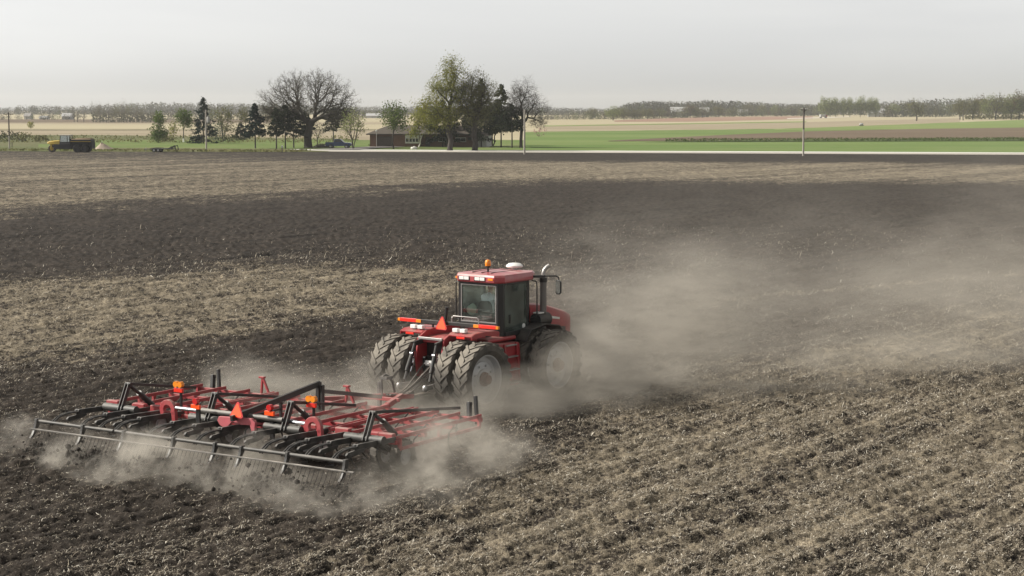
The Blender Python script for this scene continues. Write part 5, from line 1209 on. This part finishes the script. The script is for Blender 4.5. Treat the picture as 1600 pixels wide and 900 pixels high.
b = MB(); b.ball((0, 0, 0), 2.1, 1.0, .62, 18, 10); b.build('mound', paint('dark_earth', (.06, .055, .045), .95, bump=.5), o, smooth=60)
# ------------------------------------------------------------------ poles, mailbox, marker posts
WOODP = paint('weathered_pole', (.34, .31, .27), .9, var=.2, scale=2); WOODD = paint('dark_pole_top', (.085, .07, .06), .9, var=.2, scale=2)
def pole(label, x, yb, yt, cross=0.0, transformer=False, dark=.0):
    o = thing('utility_pole', label, 'utility pole', at(x, yb)); H_ = (yb - yt) * mpp(yb)
    zs = H_ * (1 - dark)
    b = MB(); b.tube((0, 0, -.2), (0, 0, zs), .17, .14, n=12); b.build('pole', WOODP, o, smooth=40)
    if dark: b = MB(); b.tube((0, 0, zs), (0, 0, H_), .14, .12, n=12); b.build('creosoted_top', WOODD, o, smooth=40)
    if cross:
        b = MB(); b.bar((-cross, -.16, H_ - .35), (cross, -.16, H_ - .35), .10, .13); b.bar((-cross * .5, -.18, H_ - .4), (0, -.18, H_ - 1.0), .04, .05); b.bar((cross * .5, -.18, H_ - .4), (0, -.18, H_ - 1.0), .04, .05); ca = b.build('crossarm', WOODD, o)
        for xx in (-cross * .92, -cross * .4, cross * .4, cross * .92):
            b = MB(); b.lathe([(.02, 0), (.06, .05), (.05, .12), (.06, .16), (.03, .22), (.001, .23)], c=(xx, -.16, H_ - .285), n=10); b.build('insulator', PALES, ca, smooth=40)
    if transformer:
        b = MB(); b.lathe([(.001, 0), (.28, 0), (.30, .08), (.30, .95), (.24, 1.05), (.08, 1.1), (.001, 1.1)], c=(.42, 0, H_ - 2.4), n=18); t = b.build('transformer', PALES, o, smooth=40)
        b = MB(); b.bar((.1, 0, H_ - 1.7), (.16, 0, H_ - 1.7), .1, .5); b.build('bracket', STEEL, t)
        b = MB(); b.lathe([(.05, 0), (.07, .06), (.05, .12), (.06, .2), (.001, .22)], c=(.42, 0, H_ - 1.3), n=10); b.build('bushing', PALES, t, smooth=40)
    return o
pole('dark topped utility pole with a wide crossarm at the left edge of the photo', 15, 235, 176, 1.0, dark=.62)
pole('pale utility pole carrying a grey transformer, in front of the tall spruce', 322.5, 237, 172, transformer=True)
pole('plain pale utility pole without crossarm, in front of the large bare tree', 819.5, 241, 172)
pole('slim utility pole with a short crossarm standing alone before the green field', 1255, 243.5, 169, .55, dark=.45)
mb = thing('mailbox', 'white mailbox on a dark post beside the road below the oak', 'mailbox', at(441, 239.3))
quick('post', WOODD, mb, (-.07, .07, -.07, .07, 0, 1.05)); b = MB(); b.loft([[(x, y_, z) for x, z in ((-.16, 1.05), (.16, 1.05), (.16, 1.25), (.10, 1.36), (-.10, 1.36), (-.16, 1.25))] for y_ in (-.3, .3)]); b.build('box', WHITEW, mb)
for x, yb, lab, mt in ((159.5, 229.5, 'thin white marker post right of the pale heap', WHITEW), (19, 231.5, 'thin dark marker post beside the leftmost utility pole', WOODD)):
    b = MB(); b.box(-.06, .06, -.05, .05, 0, .95); b.prism([(-.09, .95), (.09, .95), (.09, 1.15), (0, 1.22), (-.09, 1.15)], lambda a, z: (a, -.02, z), lambda a, z: (a, .02, z)); o = b.build('marker_post', mt); o.location = at(x, yb); tag(o, lab, 'marker post')
# ------------------------------------------------------------------ vehicles by the road
def wheel_on(parent, x, y, r, w, tyre, rim, dual=False):
    pv = pivot('wheel', parent, (x, y, r))
    b = MB(); b.lathe([(r * .55, -w / 2), (r * .9, -w / 2), (r, -w * .36), (r, w * .36), (r * .9, w / 2), (r * .55, w / 2)], axis='y', n=26); b.build('tyre', tyre, pv, smooth=40)
    b = MB(); b.lathe([(r * .56, -w * .42), (r * .48, -w * .30), (r * .2, -w * .36), (.001, -w * .38)], axis='y', n=20); b.lathe([(r * .56, w * .42), (r * .48, w * .30), (r * .2, w * .36), (.001, w * .38)], axis='y', n=20); b.build('rim', rim, pv, smooth=40)
NAVY = paint('dark_blue_paint', (.012, .034, .11), .25, coat=.6, var=.05); TYRE = paint('tyre_black', (.02, .02, .02), .85)
pk = thing('pickup_truck', 'dark blue pickup truck parked on the drive by the oak, facing the house', 'pickup truck', at(530, 232.6) + Vector((0, 0, .14)), RA * .5)
b = MB(); b.prism([(-2.65, .55), (-2.65, 1.18), (-.95, 1.20), (-.95, 1.16), (1.05, 1.16), (2.30, 1.08), (2.62, .98), (2.66, .55), (2.2, .45), (-2.3, .45)], lambda a, z: (a, -.95, z), lambda a, z: (a, .95, z)); bd = b.build('body', NAVY, pk, bevel=.06)
b = MB(); b.box(-2.5, -1.0, -.80, .80, 1.19, 1.215); b.build('bed', BLACK, pk)
b = MB(); b.loft([[(-1.0, -.86, 1.15), (1.0, -.86, 1.15), (1.0, .86, 1.15), (-1.0, .86, 1.15)], [(-.80, -.72, 1.82), (.35, -.72, 1.82), (.35, .72, 1.82), (-.80, .72, 1.82)]]); b.build('cab', NAVY, pk, bevel=.05)
for sy in (-1, 1):
    b = MB(); b.prism([(-.82, 1.26), (.86, 1.24), (.36, 1.74), (-.70, 1.74)], lambda a, z: (a, sy * (.868 - (z - 1.15) * .205), z), lambda a, z: (a, sy * (.88 - (z - 1.15) * .205), z)); b.build('side_window', DARKGL, pk)
b = MB(); b.loft([[(1.005, -.76, 1.20), (1.005, .76, 1.20), (.40, .66, 1.76), (.40, -.66, 1.76)], [(1.025, -.76, 1.21), (1.025, .76, 1.21), (.42, .66, 1.77), (.42, -.66, 1.77)]]); b.build('windscreen', paint('sky_lit_glass', (.10, .12, .13), .06, spec=.8), pk)
for sy in (-.7, .7): quick('headlight', LAMPW, pk, (2.60, 2.68, sy - .18, sy + .18, .80, .96)); quick('tail_light', REDLENS, pk, (-2.68, -2.64, sy - .1, sy + .1, .8, 1.12))
quick('bumper', STEEL, pk, (2.64, 2.76, -.92, .92, .48, .66)); quick('bumper', STEEL, pk, (-2.78, -2.66, -.92, .92, .50, .66))
for x in (-1.6, 1.65):
    for y_ in (-.86, .86): wheel_on(pk, x, y_, .40, .25, TYRE, RIM)
# yellow three-wheeled spreader
YEL = paint('spreader_yellow', (.52, .36, .035), .45, dust=.25); DARKM = paint('dark_machine', (.010, .011, .017), .6, dust=.06); LOAD = paint('brown_load', (.15, .105, .06), .95, var=.3, bump=.4)
sp = thing('spreader_truck', 'yellow three-wheeled fertiliser spreader with a dark body and brown load, parked by the road', 'spreader truck', at(109, 238.0), RA * .5)
b = MB(); b.loft([[(x, -hw, z0), (x, hw, z0), (x, hw, z1), (x, hw * .7, z1 + .12), (x, -hw * .7, z1 + .12), (x, -hw, z1)] for x, hw, z0, z1 in ((-4.15, .42, 1.62, 1.78), (-3.6, .60, 1.52, 1.98), (-2.4, .66, 1.50, 2.10), (-1.45, .68, 1.48, 2.14))]); b.build('hood', YEL, sp, smooth=35, bevel=.03)
b = MB(); b.side([(-.3, 1.9), (.3, 1.9), (.3, 1.0), (-.3, 1.0)], -3.65, -3.05); b.bar((-3.35, -.46, 1.6), (-3.35, -.46, .7), .28, .10); b.bar((-3.35, .46, 1.6), (-3.35, .46, .7), .28, .10); b.build('fork', YEL, sp, bevel=.03)
b = MB(); b.box(-2.9, 4.5, -.55, .55, .85, 1.35); b.box(-2.7, .6, -.95, .95, .62, 1.52); b.box(-1.6, .4, -1.05, 1.05, 1.35, 1.7); b.build('chassis', DARKM, sp, bevel=.04)
b = MB(); b.box(-1.62, .38, -.86, .86, 1.6, 1.95)
for x in (-1.58, -.15, .30):
    for y_ in (-.80, .80): b.bar((x, y_, 1.9), (x + (.12 if x < -1 else 0), y_ * .95, 3.1), .11, .11, up=(0, 1, 0))
b.build('cab_frame', BLACK_CLEAN, sp)
b = MB(); b.box(-1.68, .46, -.90, .90, 3.08, 3.26); b.build('cab_roof', paint('pale_cab_roof', (.45, .43, .36), .5), sp, bevel=.05)
CABGL = glassmat('spreader_glass', (.45, .52, .52), .25)
b = MB(); b.loft([[(-1.56, -.80, 1.95), (.30, -.80, 1.95), (.30, .80, 1.95), (-1.56, .80, 1.95)], [(-1.44, -.76, 3.08), (.30, -.76, 3.08), (.30, .76, 3.08), (-1.44, .76, 3.08)]], caps=False); b.build('cab_windows', CABGL, sp)
b = MB(); b.loft([[(.62, -.62, 1.25), (4.45, -.62, 1.25), (4.45, .62, 1.25), (.62, .62, 1.25)], [(.62, -1.2, 2.02), (4.45, -1.2, 2.02), (4.45, 1.2, 2.02), (.62, 1.2, 2.02)]]); b.box(.62, 4.45, -1.2, 1.2, 2.023, 2.38); b.box(4.3, 4.6, -.9, .9, .7, 1.9); b.build('hopper', DARKM, sp)
b = MB(); b.box(.60, 4.48, -1.24, -1.205, 1.98, 2.06); b.box(.60, 4.48, 1.205, 1.24, 1.98, 2.06); b.build('yellow_edge', YEL, sp)
b = MB(); b.loft([[(.66, -1.1, 2.384), (4.4, -1.1, 2.384), (4.4, 1.1, 2.384), (.66, 1.1, 2.384)], [(.9, -.8, 2.56), (4.3, -.8, 2.58), (4.3, .8, 2.58), (.9, .8, 2.56)], [(1.6, -.2, 2.66), (4.0, -.2, 2.7), (4.0, .2, 2.7), (1.6, .2, 2.66)]]); b.build('load', LOAD, sp, smooth=60)
b = MB(); b.box(1.1, 3.9, -1.35, -1.0, 1.5, 1.62); b.box(1.1, 3.9, 1.0, 1.35, 1.5, 1.62); b.build('mudguard', DARKM, sp)
wheel_on(sp, -3.35, 0, .70, .72, RUBBER, YEL)
for x in (1.75, 3.15):
    for y_ in (-.98, .98): wheel_on(sp, x, y_, .72, .62, TYRE, DARKM)
b = MB(); b.pipe([(.5, -.7, 1.6), (.5, -.7, 2.9)], .06, 8); b.build('exhaust_pipe', DARKM, sp, smooth=40)
# pale heap behind it
b = MB(); nh = 28; hv, hf = [], []; g = G(8)
for i in range(9):
    t = i / 8
    for k in range(nh):
        a = 2 * math.pi * k / nh; rr = 1 - t
        ex = 3.1 if math.cos(a) > 0 else 1.9
        hv.append((rr * ex * math.cos(a) * (1 + .08 * math.sin(3 * a)), rr * 1.8 * math.sin(a), 1.6 * (t ** 1.1) * (1 + g.normal(0, .03))))
for i in range(8):
    for k in range(nh): hf.append((i * nh + k, i * nh + (k + 1) % nh, (i + 1) * nh + (k + 1) % nh, (i + 1) * nh + k))
b.add(hv, hf); o = b.build('fertiliser_heap', paint('pale_pinkish_heap', (.34, .275, .215), .95, var=.2, bump=.4), None, smooth=60); o.location = at(156, 236.0) + Vector((0, 1.6, 0)); tag(o, 'pale pinkish heap on the verge right behind the yellow spreader', 'heap')
# flat trailer
tl = thing('flat_trailer', 'empty dark two-axle flatbed trailer with a folded ramp, left on the verge', 'trailer', at(255, 237.6), RA * .5)
quick('deck', DARKM, tl, (-2.2, 2.1, -1.1, 1.1, .55, .70), bevel=.02)
b = MB(); b.bar((-2.2, -.8, .6), (-3.7, 0, .5), .08, .12); b.bar((-2.2, .8, .6), (-3.7, 0, .5), .08, .12); b.build('tongue', DARKM, tl); b = MB(); b.tube((-3.3, 0, .05), (-3.3, 0, .95), .05, n=10); b.build('jack', STEEL, tl)
for x in (-1.45, -.65):
    for y_ in (-1.05, 1.05): wheel_on(tl, x, y_, .36, .22, TYRE, RIM)
b = MB(); b.box(-1.9, -.2, -1.2, -.92, .78, .83); b.box(-1.9, -.2, .92, 1.2, .78, .83); b.build('mudguard', DARKM, tl)
b = MB()
for y_ in (-.9, .9): b.bar((1.3, y_, .7), (2.5, y_, 1.25), .10, .12); b.bar((2.1, y_, .7), (1.7, y_, 1.15), .08, .1); b.bar((2.5, y_, 1.25), (2.7, y_, .4), .10, .12)
for k in range(6): b.bar((1.4 + k * .2, -.9, .76 + k * .09), (1.4 + k * .2, .9, .76 + k * .09), .05, .05)
b.build('ramp', DARKM, tl)
# ------------------------------------------------------------------ far farm buildings
BARNW = paint('white_barn', (.38, .38, .37), .7, var=.05); METALR = paint('pale_metal_roof', (.40, .40, .40), .5, var=.05); GREYR = paint('grey_roof', (.25, .24, .23), .8)
def barn(name, label, x, yb, wpx, hpx, roofm=METALR, wallm=BARNW, depth=.6, cat='barn'):
    m = mpp(yb); Wd, Hh = wpx * m, hpx * m; Dp = max(6, Wd * depth); p = at(x, yb)
    o = thing(name, label, cat, p, random.uniform(-.15, .15)); wh = Hh * .52
    quick('wall', wallm, o, (-Wd / 2, Wd / 2, 0, Dp, 0, wh))
    b = MB(); b.side([(-.6, wh - .15), (Dp / 2, Hh), (Dp + .6, wh - .15), (Dp + .6, wh - .02), (Dp / 2, Hh + .15), (-.6, wh - .02)], -Wd / 2 - .5, Wd / 2 + .5); b.build('roof', roofm, o)
    b = MB()
    for sx in (-1, 1): b.prism([(.05, wh), (Dp - .05, wh), (Dp / 2, Hh - .1)], lambda a, z: (sx * Wd / 2, a, z), lambda a, z: (sx * (Wd / 2 - .1), a, z))
    b.build('gable', wallm, o)
    quick('door', paint('barn_door', (.30, .30, .30), .7), o, (-Wd * .12, Wd * .12, -.08, -.01, 0, wh * .8))
    quick('window', DARKGL, o, (Wd * .25, Wd * .36, -.06, -.01, wh * .35, wh * .7)); return o
barn('farmhouse', 'white farmhouse among dark trees far off at the left', 42, 186.2, 9, 9, GREYR, cat='house'); barn('white_barn', 'long low white barn right of the far white farmhouse', 67, 186.4, 12, 5)
barn('white_barn', 'pale roofed shed in front of the lone dark tree at left', 104, 187, 15, 10); barn('metal_shed', 'long low pale metal shed far behind the garage roof', 584, 184.5, 24, 7)
barn('farmhouse', 'tiny white house under the dark far tree right of the yard', 927, 184.0, 6, 7, GREYR, cat='house'); barn('white_barn', 'long white building on the wooded hill right of the yard', 1061, 183.0, 27, 15.5, depth=.4)
barn('white_barn', 'small pale building right of the long white one', 1100, 183, 14, 14.5); barn('metal_shed', 'low pale roof between the poplars and the lone oak', 1372, 182.5, 30, 12.5, depth=.4)
barn('metal_shed', 'grey roofed shed on the skyline near the tall bare far tree', 1160, 181.5, 16, 10, GREYR)
ft = thing('farm_truck', 'tiny white truck on the far gravel track below the poplars', 'truck', at(1285, 184.6), .3)
quick('body', BARNW, ft, (-2.2, 2.2, -1.1, 1.1, 1.0, 2.9), bevel=.1); quick('cab', paint('truck_red', (.25, .06, .05), .5), ft, (2.2, 3.8, -1.05, 1.05, .9, 2.5), bevel=.15); quick('windscreen', DARKGL, ft, (3.8, 3.83, -.85, .85, 1.6, 2.3))
for x in (-1.4, 2.9):
    for y_ in (-1, 1): wheel_on(ft, x, y_, .5, .3, TYRE, RIM)
b = MB(); b.lathe([(.001, -1.2), (.75, -1.1), (.9, -.8), (.9, .8), (.75, 1.1), (.001, 1.2)], c=(0, 0, 1.1), axis='x', n=18); b.v = [(x * .7, y_ * .7, z * .7) for x, y_, z in b.v]; o = b.build('tank_shell', BARNW, None, smooth=50)
o.name = 'storage_tank'; o.location = at(1346, 197.2); b = MB(); b.box(-.8, -.6, -.7, .7, 0, .5); b.box(.6, .8, -.7, .7, 0, .5); b.build('cradle', DARKM, o); tag(o, 'small white tank out in the green field below the poplars', 'tank')
# ------------------------------------------------------------------ dust raised by the tractor and the cultivator
def dust(name, label, lo, hi, blobs, gain, ns, thr, colr, aniso=.25, stretch=(.55, .55, 1.0), ang=0.0, rate=.9):
    m = bpy.data.materials.new(name + '_air'); m.use_nodes = True; nt = m.node_tree; nt.nodes.clear(); out = nt.nodes.new('ShaderNodeOutputMaterial')
    tc = N(nt, 'ShaderNodeTexCoord'); P = tc.outputs['Object']
    mp = N(nt, 'ShaderNodeMapping', {'Vector': P, 'Rotation': (0, 0, ang), 'Scale': stretch})
    nz = noise(nt, mp.outputs[0], ns, 4, .62)
    warp = noise(nt, P, ns * .6, 1, .5, 0, 1)
    Pw = N(nt, 'ShaderNodeVectorMath', {0: P, 1: N(nt, 'ShaderNodeVectorMath', {0: N(nt, 'ShaderNodeVectorMath', {0: warp, 1: (.5, .5, .5)}, operation='SUBTRACT').outputs[0], 'Scale': 3.0}, operation='SCALE').outputs[0]}, operation='ADD').outputs[0]
    tot = None
    for (c, r_, rot, k) in blobs:
        q = N(nt, 'ShaderNodeMapping', {'Vector': Pw, 'Location': c, 'Rotation': (0, 0, rot), 'Scale': r_}, vector_type='TEXTURE')
        L = N(nt, 'ShaderNodeVectorMath', {0: q.outputs[0]}, operation='LENGTH').outputs['Value']
        v = M_(nt, 'MULTIPLY', smooth(nt, L, 1.0, .0), k)
        tot = v if tot is None else M_(nt, 'ADD', tot, v)
    nz2 = noise(nt, mp.outputs[0], ns * 4.2, 3, .65)
    d = M_(nt, 'MULTIPLY', M_(nt, 'MULTIPLY', tot, smooth(nt, nz, thr[0], thr[1], thr[2], 1.0)), smooth(nt, nz2, .30, .68, .10, 1.75))
    # nothing outside the box
    d = M_(nt, 'MULTIPLY', d, gain)
    pv = N(nt, 'ShaderNodeVolumePrincipled', {'Color': c4(colr), 'Density': d, 'Anisotropy': aniso})
    nt.links.new(pv.outputs[0], out.inputs['Volume'])
    m.cycles.volume_step_rate = rate
    b = MB(); b.box(lo[0], hi[0], lo[1], hi[1], lo[2], hi[2]); o = b.build(name, m)
    return tag(o, label, kind='stuff')
DUSTC = (.72, .675, .60)
dust('dust_cloud', 'pale brown dust cloud blowing away to the right of the tractor', (-9, 46.0, -.3), (27, 84, 9.0), [
    ((4.2, 53.2, 1.2), (4.6, 3.6, 4.7), 0, .58), ((11.0, 56.5, .6), (13, 6.0, 5.2), .22, .22), ((20, 66, 1.2), (15, 11, 8.2), .2, .066), ((8, 72, 2), (12, 8, 6), 0, .028),
    ((2.3, 49.3, .6), (3.0, 2.0, 2.2), 0, 1.7), ((-.3, 47.7, .2), (2.8, 1.7, 1.6), 0, 2.1), ((-3.6, 49.0, .1), (4.0, 2.4, 1.8), 0, .85), ((-7.2, 51.2, -.1), (5.0, 3.0, 1.6), 0, .42), ((6.5, 50.8, .1), (5.5, 2.6, 1.6), .25, .34)], 1.0, .50, (.36, .62, .04), DUSTC, ang=-.2, stretch=(.34, .8, .95))
a_ = -R(CPSI)
cw = lambda x, y, z: (CPOS.x + x * math.cos(a_) - y * math.sin(a_), CPOS.y + x * math.sin(a_) + y * math.cos(a_), z)
dust('dust_trail', 'low dust boiling out under the cultivator', (-14.5, 35.0, -.3), (4.5, 45.95, 2.6), [
    (cw(-3.0, -.9, .05), (3.0, 1.4, .80), a_, 1.3), (cw(.6, -1.1, .05), (3.2, 1.6, .80), a_, 1.3), (cw(3.8, -1.0, .05), (2.6, 1.6, .80), a_, 1.2), (cw(5.9, .6, .1), (2.2, 3.0, 1.15), a_, .85), (cw(0, 1.0, 0), (5.8, 2.0, .72), a_, 1.9), (cw(5.3, 3.4, .2), (2.1, 3.4, 1.3), a_, .9),
    (cw(0, 4.6, .1), (5.0, 2.0, .9), a_, .95), (cw(.6, 7.0, .2), (3.8, 2.6, 1.3), a_, .60), (cw(-4.8, -.7, 0), (1.8, 1.5, .6), a_, .9)], 1.0, .95, (.34, .62, .05), DUSTC, stretch=(.75, .40, 1.0), ang=R(CPSI), rate=.8)

# ------------------------------------------------------------------ hazy air
m = bpy.data.materials.new('hazy_air'); m.use_nodes = True; nt = m.node_tree; nt.nodes.clear(); out = nt.nodes.new('ShaderNodeOutputMaterial')
pv = N(nt, 'ShaderNodeVolumePrincipled', {'Color': (.86, .88, .90, 1), 'Density': .00011, 'Anisotropy': .2}); nt.links.new(pv.outputs[0], out.inputs['Volume'])
b = MB(); b.box(-4300, 4300, -500, 5300, -2.0, 42.0); tag(b.build('haze', m), 'thin haze in the spring air', kind='stuff')

# ------------------------------------------------------------------ sky, sun, camera
SUN_EL, SUN_AZ = 36.0, -84.0          # azimuth measured from +Y (away from the camera) towards +X
w = bpy.data.worlds.new('World'); scene.world = w; w.use_nodes = True; nt = w.node_tree; nt.nodes.clear()
out = nt.nodes.new('ShaderNodeOutputWorld'); bg = nt.nodes.new('ShaderNodeBackground')
sky = N(nt, 'ShaderNodeTexSky'); sky.sky_type = 'NISHITA'; sky.sun_disc = False; sky.sun_elevation = R(SUN_EL); sky.sun_rotation = R(SUN_AZ); sky.air_density = .5; sky.dust_density = .8; sky.ozone_density = 1.0
hs_ = N(nt, 'ShaderNodeHueSaturation', {'Saturation': .05, 'Value': 1.0, 'Color': sky.outputs[0]})
tc = N(nt, 'ShaderNodeTexCoord')
mp = N(nt, 'ShaderNodeMapping', {'Vector': tc.outputs['Generated'], 'Scale': (1.2, 1.2, 9)})
cl = noise(nt, mp.outputs[0], 2.2, 5, .55, .5)
cc = mixc(nt, 1.0, hs_.outputs[0], ramp(nt, cl, [(.3, (.93, .93, .92)), (.7, (1.04, 1.035, 1.01))]), 'MULTIPLY')
nt.links.new(cc, bg.inputs[0]); bg.inputs[1].default_value = .118; nt.links.new(bg.outputs[0], out.inputs[0])
sd = bpy.data.lights.new('sun', 'SUN'); sd.energy = 5.0; sd.angle = R(3.0); sd.color = (1.0, .945, .85)
so = bpy.data.objects.new('sun', sd); col.objects.link(so)
az, el = R(SUN_AZ), R(SUN_EL)
dirv = Vector((math.sin(az) * math.cos(el), math.cos(az) * math.cos(el), math.sin(el)))
so.rotation_euler = (-dirv).to_track_quat('-Z', 'Y').to_euler(); so.location = dirv * 100 + Vector((0, 50, 0))
cd = bpy.data.cameras.new('camera'); co = bpy.data.objects.new('camera', cd); col.objects.link(co)
co.location = (0, 0, CAMH); co.rotation_euler = (math.pi / 2 - PITCH, 0, 0); cd.sensor_width = 36; cd.lens = FPX / 1600 * 36; cd.clip_start = .5; cd.clip_end = 20000
scene.camera = co
scene.view_settings.view_transform = 'Standard'; scene.view_settings.look = 'None'; scene.view_settings.gamma = 1; scene.view_settings.exposure = 0.42
scene.render.engine = 'CYCLES'
cy = scene.cycles; cy.use_denoising = True; cy.max_bounces = 8; cy.diffuse_bounces = 2; cy.glossy_bounces = 2; cy.transmission_bounces = 4; cy.transparent_max_bounces = 12; cy.volume_bounces = 1; cy.volume_max_steps = 512
cy.use_adaptive_sampling = False
